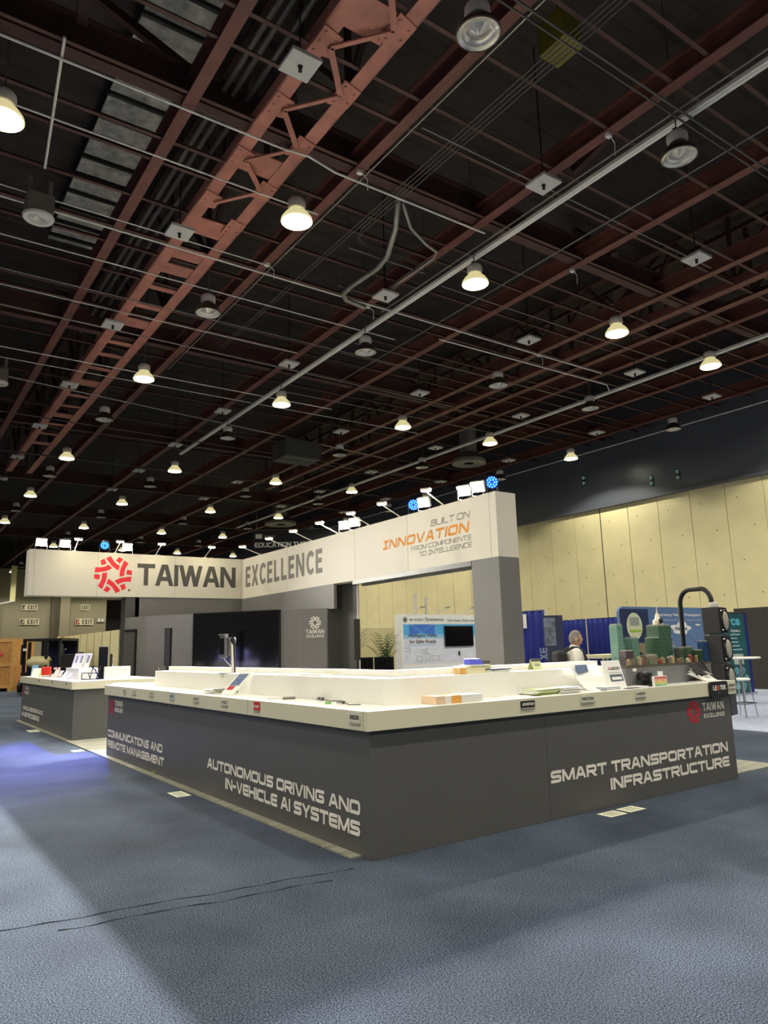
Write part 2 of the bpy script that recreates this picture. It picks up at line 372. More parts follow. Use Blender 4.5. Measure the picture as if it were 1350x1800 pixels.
# ceiling deck (corrugated) and pale strip
b = MB(); V = []; F = []; k = 0; yy = -14.0
while yy < 73:
    for dy, dz in ((0, 12.35), (.28, 12.35), (.33, 12.375), (.55, 12.375)):
        V += [(-26, yy + dy, dz), (WX, yy + dy, dz)]
    yy += .6
F = [(2 * i, 2 * i + 1, 2 * i + 3, 2 * i + 2) for i in range(len(V) // 2 - 1)]
b.add(V, F); struct(b.build('ceiling', M_DECK), 'dark brown corrugated roof deck above the steelwork', 'ceiling')
b = MB(); b.box(-.28, .98, 2.0, 13.9, 11.98, 12.04)
for k in range(17):
    y0 = 2.35 + .7 * k; b.box(-.32, 1.02, y0, y0 + .07, 11.9, 11.98, 1)
struct(b.build('ceiling_panel', [M_DECKL, M_BLACK]), 'pale concrete-coloured roof strip crossed by dark ribs, top left', 'ceiling panel')

# steel frame: Y beams
def ibeam(a, b_, w_, h, zb, mb, tf=.03, tw=.02):
    ax, ay = a; bx, by = b_; al = Vector((bx - ax, by - ay, 0)); n = Vector((-al.y, al.x, 0)).normalized()
    for wd, z0, z1 in ((w_, zb, zb + tf), (tw, zb + tf, zb + h - tf), (w_, zb + h - tf, zb + h)):
        mb.obox(Vector((ax, ay, z0)) - n * wd / 2, n * wd, al, Vector((0, 0, z1 - z0)))
BX = [-8.85, -5.8, -2.75, .3, 3.42, 6.45, 9.47, 12.5, 15.6, 18.6, 21.4]
for i, x in enumerate(BX):
    mb = MB(); ibeam((x, -9), (x, 71.5), .2, .42, 10.0, mb)
    struct(mb.build('beam', M_OXIDE), 'rust-red steel I-beam running lengthways, %s from the left' % ORD[i], 'roof beam')
for i, y in enumerate((-4.2, 5.25, 14.7, 24.1, 33.5, 42.9, 52.3)):
    mb = MB(); ibeam((-24, y), (22.3, y), .22, .62, 10.06, mb)
    struct(mb.build('girder_beam', M_OXIDED), 'deep dark red girder spanning the hall crossways, %s from the front' % ORD[i], 'roof girder')
k = 0
for j in range(-2, 9):
    for dy in (.13, .74, 1.96):
        if j > 4 and dy > .5: continue
        y = 3.06 * j + dy
        if abs((y - 5.25) % 9.43) < .2: continue
        mb = MB(); mb.box(-24, 22.3, y - .035, y + .035, 10.03, 10.035); mb.box(-24, 22.3, y + .03, y + .035, 10.035, 10.12)
        struct(mb.build('purlin_beam', M_OXIDEP), 'thin rust-red purlin angle crossing the hall, %s from the front' % ORD[k], 'roof purlin'); k += 1
# raking braces seen above the left bays
for i, (p, q) in enumerate((((-1.05, 5.95, 11.9), (.38, 5.1, 10.45)), ((-.2, 13.4, 10.3), (1.35, 15.2, 11.2)), ((-1.3, 5.6, 10.5), (-1.6, 2.0, 12.2)), ((7.2, 3.4, 10.4), (8.4, 1.2, 12.2)), ((10.4, 4.9, 10.4), (11.2, 6.6, 12.2)), ((12.9, 7.0, 10.4), (14.2, 6.2, 12.2)))):
    mb = MB(); mb.bar(p, q, .16, .12)
    struct(mb.build('brace_beam', M_OXIDED), 'slanting dark steel brace up to the roof deck, %s from the left' % ORD[i], 'roof brace')

# box truss with laced bottom chord
def truss(xc, label, y0=-8, y1=32, detail=True):
    t = thing('roof_truss', label, 'roof truss', (xc, 0, 10)); t['kind'] = 'structure'
    for sx in (-1, 1):
        mb = MB(); xx = xc + sx * .43; mb.box(xx - .12, xx + .12, y0, y1, 10.0, 10.02)
        mb.box(xx + sx * .12 - .01, xx + sx * .12 + .01, y0, y1, 10.0, 10.22)
        mb.build('bottom_chord', (M_OXIDEB if detail else M_OXIDE), t)
        mb = MB(); mb.box(xx - .12, xx + .12, y0, y1, 11.9, 12.0); mb.build('top_chord', M_OXIDED, t)
        mb = MB(); yy = y0
        while yy < y1 - 1.5:
            mb.bar((xx, yy, 10.1), (xx, yy + 1.46, 11.9), .1, .08); mb.bar((xx, yy + 1.46, 11.9), (xx, yy + 2.92, 10.1), .1, .08); mb.bar((xx, yy + 2.92, 10.1), (xx, yy + 2.92, 11.9), .1, .08); yy += 2.92
        mb.build('side_lattice', M_OXIDED, t)
    if detail:
        yl = [3.0 + 1.455 * k for k in range(-7, 4)]; yr = [3.71 + 1.43 * k for k in range(-7, 4)]
        for ys, sx in ((yl, -1), (yr, 1)):
            for y in ys:
                mb = MB(); xx = xc + sx * .38
                mb.prism([(xx - .17, y - .28, 9.975), (xx + .17, y - .2, 9.975), (xx + .17, y + .2, 9.975), (xx - .17, y + .28, 9.975)][::1], (0, 0, .024))
                for bx_, by_ in ((-.1, -.18), (-.1, 0), (-.1, .18), (.1, -.1), (.1, .1)):
                    mb.lathe((xx + bx_, y + by_, 9.975), [(.0, -.018), (.02, -.014), (.022, 0)], 8)
                mb.build('gusset_plate', (M_OXIDEB if detail else M_OXIDE), t)
        for k in range(len(yl) - 1):
            mb = MB(); mb.bar((xc - .30, yl[k], 9.95), (xc + .30, yr[k], 9.95), .09, .03); mb.bar((xc - .30, yl[k], 9.965), (xc + .30, yr[k], 9.965), .03, .05)
            mb.build('lacing_bar', (M_OXIDEB if detail else M_OXIDE), t)
            mb = MB(); mb.bar((xc + .30, yr[k], 9.95), (xc - .30, yl[k + 1], 9.95), .07, .03); mb.build('lacing_bar', (M_OXIDEB if detail else M_OXIDE), t)
        for y, wd in ((2.35, .6), (5.97, .55), (8.35, .6), (9.55, .5), (10.31, .45), (11.35, .18), (12.43, .2), (13.5, .5), (15.0, .2), (16.0, .22), (17.2, .2), (18.6, .5), (20.0, .2), (21.2, .2), (22.4, .45), (23.6, .2), (25.0, .2), (26.5, .4)):
            mb = MB(); mb.box(xc - .32, xc + .32, y - wd / 2, y + wd / 2, 10.02, 10.05); mb.build('batten_plate', (M_OXIDEB if detail else M_OXIDE), t)
truss(1.87, 'rust-red riveted box truss with laced bottom chord running up from the left')
truss(14.05, 'dim red box truss far over on the right of the ceiling', -2, 30, False)

# ================================================================== CONDUITS
def pipe(name, pts, r, m, label, cat='conduit', n=8, group=None):
    mb = MB(); mb.tube(pts, r, n); return tag(mb.build(name, m, loc=pts[0]), label, cat, group)
def ch_rail(x, y0, y1, z, label):
    t = thing('lighting_channel', label, 'ceiling channel', (x, y0, z))
    mb = MB(); mb.box(x - .065, x + .065, y0, y1, z, z + .012); mb.box(x - .065, x - .05, y0, y1, z + .012, z + .07); mb.box(x + .05, x + .065, y0, y1, z + .012, z + .07); mb.box(x - .012, x + .012, y0, y1, z - .012, z)
    mb.build('channel', M_STEELW, t)
    mb = MB(); yy = y0 + .5
    while yy < y1: mb.box(x - .008, x + .008, yy, yy + .016, z + .07, 10.0); yy += 2.4
    mb.build('hanger_rod', M_STEELD, t); return t
ch_rail(6.94, -2.5, 24.5, 9.75, 'broad white channel running lengthways across the middle of the ceiling')
ch_rail(16.27, 1.0, 40.0, 9.6, 'broad grey channel running lengthways on the right of the ceiling')
pipe('conduit', [(6.72, -2.5, 9.8), (6.72, 9.2, 9.8)], .016, M_STEEL, 'thin conduit running close beside the broad white channel')
pipe('conduit', [(22.2, -4, 9.75), (22.2, 40, 9.75)], .025, M_STEELW, 'pale conduit along the top of the black right wall')
pipe('conduit', [(3.56, -3, 9.96), (3.56, 16, 9.96)], .014, M_STEEL, 'thin conduit along the side of the second red beam')
for i in range(4):
    x = 4.22 + .085 * i
    pipe('conduit', [(x, -3, 9.9), (x, 6.2 + .15 * i, 9.9), (x + .08, 6.6 + .1 * i, 9.9), (x + .3, 6.75 + .08 * i, 9.9), (6.2, 6.78 + .08 * i, 9.9)] if i > 1 else [(x, -3, 9.9), (x, 13.5, 9.9)], .011, M_STEELD, 'thin conduit of the run of four, %s from the left' % ORD[i])
pipe('conduit', [(-4, 5.28, 9.93), (2.0, 5.25, 9.93), (2.4, 5.15, 9.9), (3.0, 5.25, 9.88), (6.6, 5.25, 9.88)], .02, M_STEELW, 'bright white conduit bending under the first girder')
pipe('conduit', [(-5, 9.02, 9.8), (15, 9.02, 9.8)], .02, M_STEELW, 'bright conduit crossing the hall behind the first lit row')
pipe('conduit', [(-5, 6.42, 9.8), (3.3, 6.42, 9.8)], .015, M_STEELW, 'thin bright conduit left of the truss, just behind the first girder')
pipe('conduit', [(2.6, .74, 9.6), (14, .74, 9.6)], .02, M_STEELD, 'grey conduit crossing under the broad channel at top right')
pipe('conduit', [(2.6, .86, 9.6), (14, .86, 9.6)], .016, M_STEELD, 'thinner grey conduit beside the one crossing at top right')
pipe('conduit', [(-1.6, 4.9, 9.98), (-1.3, 8.0, 9.96)], .022, M_STEELW, 'short white pipe hanging beside the round loudspeaker at left')
pipe('conduit', [(-3, 13.6, 9.8), (13, 13.9, 9.8)], .02, M_STEEL, 'conduit crossing the hall in front of the second girder')
pipe('conduit', [(-3, 18.2, 9.8), (15, 20.9, 9.8)], .025, M_STEEL, 'bright conduit crossing at a slight angle beyond the second girder')
pipe('conduit', [(-3, 11.9, 9.85), (10, 11.9, 9.85)], .014, M_STEEL, 'thin conduit crossing between the second unlit row and second girder')
pipe('conduit', [(8.4, -1, 9.85), (8.4, 14, 9.85)], .014, M_STEEL, 'thin conduit running lengthways right of the broad white channel')
pipe('conduit', [(4.6, 5.5, 10.5), (4.66, 5.6, 10.2), (4.86, 6.0, 9.8), (5.14, 6.7, 9.62), (5.24, 7.2, 9.62), (5.18, 8.2, 9.62), (5.22, 8.6, 9.62), (5.42, 8.8, 9.62), (6.0, 8.9, 9.62)], .06, M_STEEL, 'thick steel pipe dropping and bending in the middle of the ceiling', n=12)
pipe('conduit', [(4.66, 5.44, 10.4), (4.7, 5.5, 10.0), (5.05, 5.75, 9.75), (5.6, 5.95, 9.66), (5.95, 6.05, 9.66), (6.06, 6.3, 9.66), (6.06, 7.0, 9.66), (6.03, 8.1, 9.66)], .035, M_STEEL, 'slimmer steel pipe curving beside the thick bent pipe', n=10)
pipe('conduit', [(9, 9.7, 9.8), (16, 9.6, 9.8), (16.1, 9.6, 9.6)], .02, M_STEELW, 'pale conduit crossing to the grey channel on the right')
for i, (x, yy0, yy1) in enumerate(((1.62, 0, 14), (1.78, 0, 16), (2.02, 0, 15))):
    pipe('conduit', [(x - .75, yy0, 10.55), (x - .75, yy1, 10.55)], .05, M_STEELD, 'fat grey pipe beside the truss, %s from the left' % ORD[i])
for i, (y, x0, x1, z, r) in enumerate(((8.72, -5, 3.3, 9.84, .012), (10.4, -5, 8.0, 9.82, .014), (12.7, -6, 6.2, 9.86, .012), (16.3, -6, 9.5, 9.8, .016), (17.2, -6, 14.0, 9.84, .012), (3.5, 3.6, 12.0, 9.88, .012), (7.4, 7.2, 16.0, 9.84, .012), (11.2, 7.2, 18.0, 9.84, .014), (15.6, 7.2, 20.0, 9.82, .014))):
    pipe('conduit', [(x0, y, z), (x1, y, z)], r, M_STEELW if i < 5 else M_STEEL, 'thin crossing conduit %s the broad white channel, %s from the front' % ('reaching left of' if i < 5 else 'to the right of', ORD[i if i < 5 else i - 5]))
for i, (a_, b_) in enumerate((((4.35, 6.96, 9.72), (6.35, 6.96, 9.72)), ((5.0, 8.45, 9.72), (6.3, 8.45, 9.72)))):
    mb = MB(); mb.bar(a_, b_, .05, .05)
    for q_ in (a_, b_): mb.bar((q_[0], q_[1], 9.72), (q_[0], q_[1], 12.36), .012, .012, up=(1, 0, 0))
    tag(mb.build('strut_channel', M_STEELD, loc=a_), 'dark strut bar crossing over the bent pipes, %s of two' % ('nearer' if i == 0 else 'farther'), 'strut')
t = thing('junction_box', 'olive yellow junction box high beside the run of four conduits', 'junction box', (4.9, 1.6, 10.6)); mb = MB(); mb.box(4.72, 5.15, 1.4, 1.9, 10.55, 11.1); mb.build('box', mat('box_olive', (120, 110, 30), .6), t); mb = MB(); mb.tube([(4.93, 1.65, 11.1), (4.93, 1.65, 12.4)], .02, 8); mb.build('drop_pipe', M_STEELD, t)
for i, (x, y) in enumerate(((3.42, 5.1), (6.45, 9.4), (9.47, 5.4), (12.5, 9.3), (6.45, 2.0), (3.42, 8.9))):
    t = thing('conduit_fitting', 'small white conduit clamp under a red beam, %s of six' % ORD[i], 'clamp', (x, y, 9.9)); mb = MB(); mb.box(x - .05, x + .05, y - .04, y + .04, 9.93, 9.995); mb.build('box', M_STEELW, t); mb = MB(); mb.tube([(x + .05, y, 9.96), (x + .18, y + .02, 9.9), (x + .2, y + .05, 9.7)], .008, 6); mb.build('lead', M_STEELW, t)
pipe('conduit', [(-6, 27.0, 9.7), (21, 27.4, 9.7)], .03, M_STEELD, 'dim conduit crossing the hall far back, before the third girder')
pipe('conduit', [(-6, 21.6, 9.7), (18, 22.6, 9.7)], .02, M_STEELD, 'dim conduit crossing the hall behind the third unlit row')

# ================================================================== CEILING LAMPS
LX = [-2.2, 2.48, 6.72, 11.4, 15.5, 20.05]
LYN = [.95, 5.74, 9.95, 14.7, 18.9, 24.5, 27.8, 32.4, 36.6, 40.6, 45.0, 49.5, 54.0, 58.5, 63.0, 67.5]
def build_lamp(lit):
    t = thing('high_bay_lamp', '', 'ceiling lamp', (0, 0, 9.0))
    z = 9.0; n = 24
    mb = MB(); mb.lathe((0, 0, z), [(.27, -.01), (.285, 0), (.275, .05), (.22, .13), (.15, .2), (.13, .23), (.125, .23), (.15, .19), (.21, .12), (.262, .03), (.27, -.01)], n); mb.build('reflector', M_LITREF if lit else M_LAMPB, t)
    mb = MB()
    if lit: mb.lathe((0, 0, z), [(.265, .005), (.2, -.012), (.1, -.02), (.0, -.022)], n); mb.build('lens', M_LIT, t); l = bpy.data.lights.new('lamp_beam', 'SPOT'); l.color = (1, .95, .80); l.energy = P_LAMP; l.spot_size = math.radians(140); l.spot_blend = .25; l.shadow_soft_size = .2; lo = bpy.data.objects.new('lamp_beam', l); COL.objects.link(lo); lo.parent = t; lo.location = (0, 0, -.03)
    else: mb.lathe((0, 0, z), [(.268, .0), (.25, .012), (.21, .02), (.20, .035), (.15, .05), (.14, .09), (.09, .06), (.02, .0), (.0, -.004)], n); mb.build('lens', M_GLASS, t)
    mb = MB(); mb.lathe((0, 0, z), [(.1, .22), (.15, .24), (.165, .3), (.16, .38), (.13, .42), (.0, .42)], n); mb.build('housing', M_LAMPW, t)
    mb = MB(); mb.box(-.06, .06, -.03, .03, z + .42, z + .5); mb.tube([(0, 0, z + .5), (0, 0, 12.36)], .012, 6); mb.build('hanger', M_STEELD, t)
    return t
P_LIT, P_OFF = build_lamp(True), build_lamp(False); used = {}
def place(proto, loc, label, cat=None, group=None):
    if proto.name in used: o = copy_tree(proto)
    else: o = proto; used[proto.name] = 1
    o.location = loc; o['label'] = label
    if group: o['group'] = group
    return o
import itertools
rows = [(-12.3, True), (-7.9, False), (-3.3, True)] + [(y, i % 2 == 1) for i, y in enumerate(LYN)]
lit_n = off_n = 0
for y, lit in rows:
    vis = y > 0
    if lit and vis: lit_n += 1
    if not lit and vis: off_n += 1
    xs = [-15.5, -11, -6.6] + LX if y < 16 else ([-6.6] + LX if y < 40 else LX[1:])
    for i, x in enumerate(xs):
        if not lit and x < -3 : continue
        if not lit and y < 0: continue
        c = {-15.5: 'fourth left of the truss', -11: 'third left of the truss', -6.6: 'second left of the truss'}.get(x) or ['first left of the truss', 'just right of the truss', 'second right of the truss', 'third right of the truss', 'fourth right of the truss', 'by the right wall'][LX.index(x)]
        if vis: lab = ('glowing' if lit else 'unlit') + ' high-bay lamp in the %s %s row, %s' % (ORD[(lit_n if lit else off_n) - 1], 'lit' if lit else 'unlit', c)
        else: lab = 'glowing high-bay lamp overhead behind the viewer, row %s, %s' % ('nearer' if y > -5 else 'farther', c)
        place(P_LIT if lit else P_OFF, (x, y, 9.0), lab, group='high-bay ceiling lamps')

# square rigging-point plates
t = thing('rigging_plate', '', 'ceiling plate', (0, 0, 9.5))
mb = MB(); mb.box(-.23, .23, -.23, .23, 9.5, 9.56); mb.build('plate', mat('plate_white', (196, 194, 190), .5), t, bevel=.01)
mb = MB(); mb.tube([(0, 0, 9.56), (0, 0, 12.36)], .012, 6); mb.lathe((0, 0, 9.5), [(.0, -.1), (.03, -.08), (.025, -.03), (.04, 0)], 10); mb.build('hook', M_BLACK, t)
PX = [1.13, 6.0, 10.7, 15.25, 19.4]; PY = [3.1, 8.0, 12.8, 17.65, 22.4, 27.2, 31.6]
for i, y in enumerate(PY):
    for j, x in enumerate(PX):
        place(t, (x, y, 9.5), 'square white ceiling plate with black hook, row %s from the front, %s from the left' % (ORD[i], ORD[j]), group='square ceiling plates')

# round loudspeakers in boxes
def ceil_speaker(x, y, z, label):
    t = thing('ceiling_loudspeaker', label, 'loudspeaker', (x, y, z))
    mb = MB(); mb.box(x - .22, x + .22, y - .22, y + .22, z + .06, z + .4); mb.build('box', mat('speaker_box', (120, 110, 100), .6), t)
    mb = MB(); mb.lathe((x, y, z), [(.0, .06), (.08, .0), (.09, .02), (.12, .02), (.13, .0), (.17, .02), (.18, .0), (.25, -.005), (.27, .03), (.25, .06)], 24); mb.build('grille', M_LAMPW, t)
    for dx in (-.17, .17):
        mb = MB(); mb.box(x + dx - .04, x + dx + .04, y - .02, y + .02, z + .4, 10.05); mb.build('bracket', mat('bracket_grey', (110, 100, 92), .6), t)
ceil_speaker(-1.28, 8.5, 9.25, 'round white-grilled loudspeaker box hung at upper left of the ceiling')
ceil_speaker(-.75, 17.8, 9.25, 'round loudspeaker hung at the left edge, farther back')
# round air diffusers and a hanging duct box
for (x, y, z, r), lab in (((17.7, 36.5, 9.4, 1.0), 'large round air diffuser above the black hanging sign'), ((17.9, 18.6, 9.4, .75), 'round ring-shaped air diffuser above the stand header')):
    mb = MB(); mb.lathe((x, y, z), [(r * .3, .03), (r * .32, 0), (r * .55, .02), (r * .57, .06), (r * .6, 0), (r * .85, .03), (r * .88, 0), (r, .0), (r, .14), (r * .5, .5), (r * .5, 2.94)], 28)
    tag(mb.build('air_diffuser', mat('diffuser_grey', (120, 116, 108), .6), loc=(x, y, z)), lab, 'air diffuser')
t = thing('duct_box', 'grey box-shaped air duct hanging in the middle distance', 'air duct', (10.4, 20.5, 9.0))
mb = MB(); mb.box(9.55, 11.15, 19.9, 21.1, 9.0, 9.70); mb.build('duct', mat('duct_grey', (72, 72, 70), .6), t, bevel=.02)
mb = MB(); mb.box(9.52, 11.18, 20.45, 20.52, 8.98, 9.72); mb.box(9.8, 9.82, 20.45, 20.47, 9.72, 12.34); mb.box(10.9, 10.92, 20.45, 20.47, 9.72, 12.34); mb.build('joint_band', M_STEELD, t)
# green exit lamps on the wall: small
for i, (y, z) in enumerate(((11.4, 7.9), (12.6, 7.9), (16.0, 8.6), (30.0, 8.5))):
    t = thing('exit_lamp', 'tiny pale green lamp on the black upper wall, %s from the right' % ORD[i], 'lamp', (22.36, y, z))
    mb = MB(); mb.box(22.36, 22.42, y - .06, y + .06, z - .22, z + .22); mb.build('back_plate', M_BLACK, t)
    for dz in (-.12, .12):
        mb = MB(); mb.lathe((22.35, y, z + dz), [(.0, -.04), (.05, -.03), (.06, 0)], 10, M=Matrix.Rotation(-PI / 2, 3, 'Y').to_3x3()); mb.build('light', mat('exit_glow', (170, 230, 200), emit=1.2), t)

# ================================================================== MAIN STAND: L-shaped counter
H, TH, OV = 1.05, .145, .054
ctr = thing('display_counter', 'long L-shaped charcoal exhibition counter with thick white top, nearest the viewer', 'display counter', (0, 0, 0))
mb = MB(); D = .68
mb.prism([(0, 0, .002), (4.84, 0, .002), (4.84, D, .002), (D, D, .002), (D, 7.33, .002), (0, 7.33, .002)], (0, 0, H - TH - .002))
mb.build('base_panel', M_GREY, ctr)
mb = MB(); mb.prism([(-OV, -OV, H - TH), (4.9, -OV, H - TH), (4.9, D + .05, H - TH), (D + .05, D + .05, H - TH), (D + .05, 7.37, H - TH), (-OV, 7.37, H - TH)], (0, 0, TH))
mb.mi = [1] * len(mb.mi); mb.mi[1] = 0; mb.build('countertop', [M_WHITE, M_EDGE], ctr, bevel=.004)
mb = MB(); zr = 1.26
mb.prism([(.37, .33, H), (3.3, .33, H), (3.3, .66, H), (.65, .66, H), (.65, 6.24, H), (.37, 6.24, H)], (0, 0, zr - H))
mb.build('riser', M_WHITE, ctr, bevel=.003)
mb = MB(); mb.prism([(.645, .54, zr), (3.3, .54, zr), (3.3, .66, zr), (.7, .66, zr), (.7, 6.46, zr), (.645, 6.46, zr)], (0, 0, .055))
mb.box(.645, .7, 6.24, 6.46, H, zr); mb.build('back_ledge', M_WHITE, ctr, bevel=.003)
mb = MB(); mb.box(3.32, 4.87, .2, .7, H, 1.235); mb.build('grey_plinth', mat('plinth_grey', (120, 120, 122), .35), ctr)
mb = MB(); mb.tube([(.4, 6.2, zr), (.4, 6.2, zr + .05)], .012, 8); mb.build('screw_post', M_CHROME, ctr)
for y0, y1 in ((2.04, 2.05),):
    mb = MB(); mb.box(-OV - .002, -OV, y0, y1, H - TH, H); mb.build('seam', M_SEAM, ctr)
mb = MB(); mb.box(1.862, 1.865, -.001, 0, .02, H - TH); mb.build('seam', mat('seam_dark', (52, 52, 50), .7), ctr)
mb = MB(); mb.box(-OV - .002, -OV, .0, .008, H - TH, H); mb.build('seam', M_SEAM, ctr)
def face_x(text, y_left, y_right, z0, z1, name='lettering', par=ctr, m=None, x=0.0, **k):
    k.setdefault('t', .26); mb = MB(); letters(mb, text, (x, y_left, z0), -Y, Z, z1 - z0, y_left - y_right, **k); return mb.build(name, m or M_TXTW, par)
def face_y(text, x_left, x_right, z0, z1, name='lettering', par=ctr, m=None, y=0.0, **k):
    k.setdefault('t', .26); mb = MB(); letters(mb, text, (x_left, y, z0), X, Z, z1 - z0, x_right - x_left, **k); return mb.build(name, m or M_TXTW, par)
face_x('COMMUNICATIONS AND', 7.26, 4.69, .287, .390); face_x('REMOTE MANAGEMENT', 7.24, 4.614, .135, .238)
face_x('AUTONOMOUS DRIVING AND', 3.186, .147, .287, .389); face_x('IN-VEHICLE AI SYSTEMS', 2.688, .153, .137, .243)
face_y('SMART TRANSPORTATION', 1.89, 4.693, .303, .406); face_y('INFRASTRUCTURE', 2.685, 4.694, .150, .254)
face_y('TAIWAN', 4.29, 4.70, .752, .836, font=HUM, t=.18, gap=.12); face_y('EXCELLENCE', 4.305, 4.70, .681, .724, font=HUM, t=.2, gap=.14)
face_x('TAIWAN', 6.945, 6.52, .75, .833, font=HUM, t=.18, gap=.12); face_x('EXCELLENCE', 6.93, 6.51, .670, .729, font=HUM, t=.2, gap=.14)
mb = MB(); emblem(mb, (4.128, 0, .755), X, Z, .122); mb.build('emblem', M_REDEMB2, ctr)
mb = MB(); emblem(mb, (0, 7.115, .735), -Y, Z, .122); mb.build('emblem', M_REDEMB2, ctr)
M_LBL = mat('label_card', (206, 204, 186), .5, var=.01); M_LBLK = mat('label_black', (30, 32, 40), .5); M_LRED = mat('label_red', (196, 40, 48), .5)
def label_plate(face, c, w_, h, text, pm, tm, style='s'):
    """small company label on the edge of the counter"""
    zc = 1.0
    if face == 'x': o = Vector((-OV - .001, c + w_ / 2, zc - h / 2)); u = -Y
    else: o = Vector((c - w_ / 2, -OV - .001, zc - h / 2)); u = X
    n = u.cross(Z); mb = MB(); mb.obox(o, u * w_, Z * h, n * .006); p = mb.build('label_plate', pm, ctr)
    mb = MB()
    if style == 's': letters(mb, text, o + u * w_ * .08 + Z * h * .3 + n * .006, u, Z, h * .42, w_ * .84, t=.2, lift=.002)
    else: words(mb, text, o + u * w_ * .08 + Z * h * .3 + n * .006, u, Z, h * .42, w_ * .84, lift=.002, bold=.02)
    mb.build('lettering', tm, p)
    mb = MB(); mb.obox(o + u * 0 - Z * .012, u * w_, Z * .008, n * .012); mb.build('label_holder', M_SEAM, ctr)
label_plate('x', .115, .15, .075, 'ARBOR', M_LBL, M_TXTD)
label_plate('x', 1.833, .13, .075, 'noah', M_LRED, M_TXTW, 'w')
label_plate('x', 2.611, .17, .06, 'C-TECH', M_LBL, M_TXTD)
label_plate('x', 3.421, .17, .06, 'QUVIT', M_LBL, M_TXTD) if False else label_plate('x', 3.421, .17, .06, 'CERIO', M_LBL, M_TXTD)
label_plate('x', 4.219, .15, .075, 'MIC', mat('label_blue', (176, 190, 196), .5), M_TXTD)
label_plate('x', 5.012, .17, .055, 'ATOP', M_LBL, M_TXTD); label_plate('x', 5.793, .17, .06, 'LTE', M_LBL, M_TXTD); label_plate('x', 6.253, .15, .05, 'IEI', M_LBL, M_TXTD)
label_plate('y', 1.605, .17, .055, 'ADVANTECH', M_LBLK, M_TXTW); label_plate('y', 2.385, .19, .06, 'NEXCOM', M_LBL, mat('label_teal', (70, 84, 78), .5)); label_plate('y', 3.174, .16, .06, 'AAEON', M_LBL, M_TXTD)
label_plate('y', 4.815, .15, .06, 'NEOUSYS', M_LBL, M_TXTD)

# ------------------------------------------------------------------ left island counter
isl = thing('display_counter', 'shorter charcoal exhibition counter with white top at left, before the crate', 'display counter', (0, 9.7, 0))
mb = MB(); mb.box(0, 1.55, 9.7, 15.24, .012, H - TH); mb.build('base_panel', M_GREY, isl)
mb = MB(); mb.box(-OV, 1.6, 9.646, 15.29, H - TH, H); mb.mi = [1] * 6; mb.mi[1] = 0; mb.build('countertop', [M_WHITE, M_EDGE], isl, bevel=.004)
mb = MB(); mb.box(.56, 1.03, 9.82, 9.9, H, 1.29); mb.build('riser', M_WHITE, isl, bevel=.003)
mb = MB(); mb.box(.25, .62, 10.55, 11.7, H, 1.265); mb.build('riser', M_WHITE, isl, bevel=.003)
face_x('VEHICLE SENSING AND', 14.98, 12.48, .290, .377, par=isl); face_x('IMAGE PROCESSING', 15.04, 12.85, .138, .240, par=isl)
face_x('TAIWAN', 14.85, 14.3, .75, .83, par=isl, font=HUM, t=.18, gap=.12); face_x('EXCELLENCE', 14.85, 14.3, .655, .72, par=isl, font=HUM, t=.2, gap=.14)
mb = MB(); emblem(mb, (0, 15.05, .735), -Y, Z, .122); mb.build('emblem', M_REDEMB2, isl)
for y in (10.1, 11.4, 12.8): 
    mb = MB(); mb.box(-OV - .004, -OV, y - .05, y + .05, .98, 1.02); mb.build('label_plate', M_TXTG, isl)

# ------------------------------------------------------------------ header structure
hd = thing('booth_header', 'big L-shaped white overhead fascia on grey pillars above the stand', 'stand header', (5.75, 14.99, 0))
hx, hy, z1, z2 = 5.51, 14.75, 2.985, 4.12
mb = MB(); mb.prism([(-.1, hy, z1), (hx, hy, z1), (hx, 4.24, z1), (5.99, 4.24, z1), (5.99, 15.23, z1), (-.1, 15.23, z1)], (0, 0, z2 - z1)); mb.build('fascia', M_HEAD, hd)
mb = MB()
for x in (.02, 1.506, 3.53, 5.46): mb.box(x - .004, x + .004, hy - .002, hy, z1, z2)
for y in (14.69, 12.0, 8.76, 6.80, 4.41): mb.box(hx - .002, hx, y - .004, y + .004, z1, z2)
mb.build('seam', M_SEAM, hd)
mb = MB(); mb.box(hx, 5.99, 4.24, 4.93, .012, z1); mb.build('pillar', M_GREYW, hd)
mb = MB(); mb.box(5.80, 5.84, 9.14, 10.3, .012, z1); mb.build('pillar', M_GREYD, hd)
mb = MB(); mb.box(5.79, 5.84, 9.115, 9.14, .012, z1); mb.build('corner_trim', M_HEAD, hd)
mb = MB(); mb.box(2.25, 2.6, 14.78, 15.2, .012, z1); mb.build('pillar', M_GREYD, hd)
mb = MB(); mb.prism([(2.5, hy + .03, 2.42), (hx - .02, hy + .03, 2.42), (hx - .02, 9.64, 2.42), (hx + .06, 9.64, 2.42), (hx + .06, 15.1, 2.42), (2.5, 15.1, 2.42)], (0, 0, z1 - 2.42 - .002)); mb.build('lower_fascia', M_GREYW, hd)
mb = MB(); mb.box(hx - .01, hx + .03, 4.93, 8.86, z1 - .09, z1 - .002); mb.box(5.9, 5.99, 4.93, 9.1, z1 - .09, z1 - .002); mb.build('soffit_rail', mat('rail_grey', (120, 120, 118), .4, metal=.5), hd)
def hy_text(t_, x0, x1, za, zb, m, **k): mb = MB(); letters(mb, t_, (x0, hy, za), X, Z, zb - za, x1 - x0, **k); mb.build('lettering', m, hd)
def hx_text(t_, ya, yb, za, zb, m, **k): mb = MB(); letters(mb, t_, (hx, ya, za), -Y, Z, zb - za, ya - yb, **k); mb.build('lettering', m, hd)
hy_text('TAIWAN', 2.51, 5.29, 3.295, 3.875, M_TXTD, font=HUM, t=.2, gap=.03)
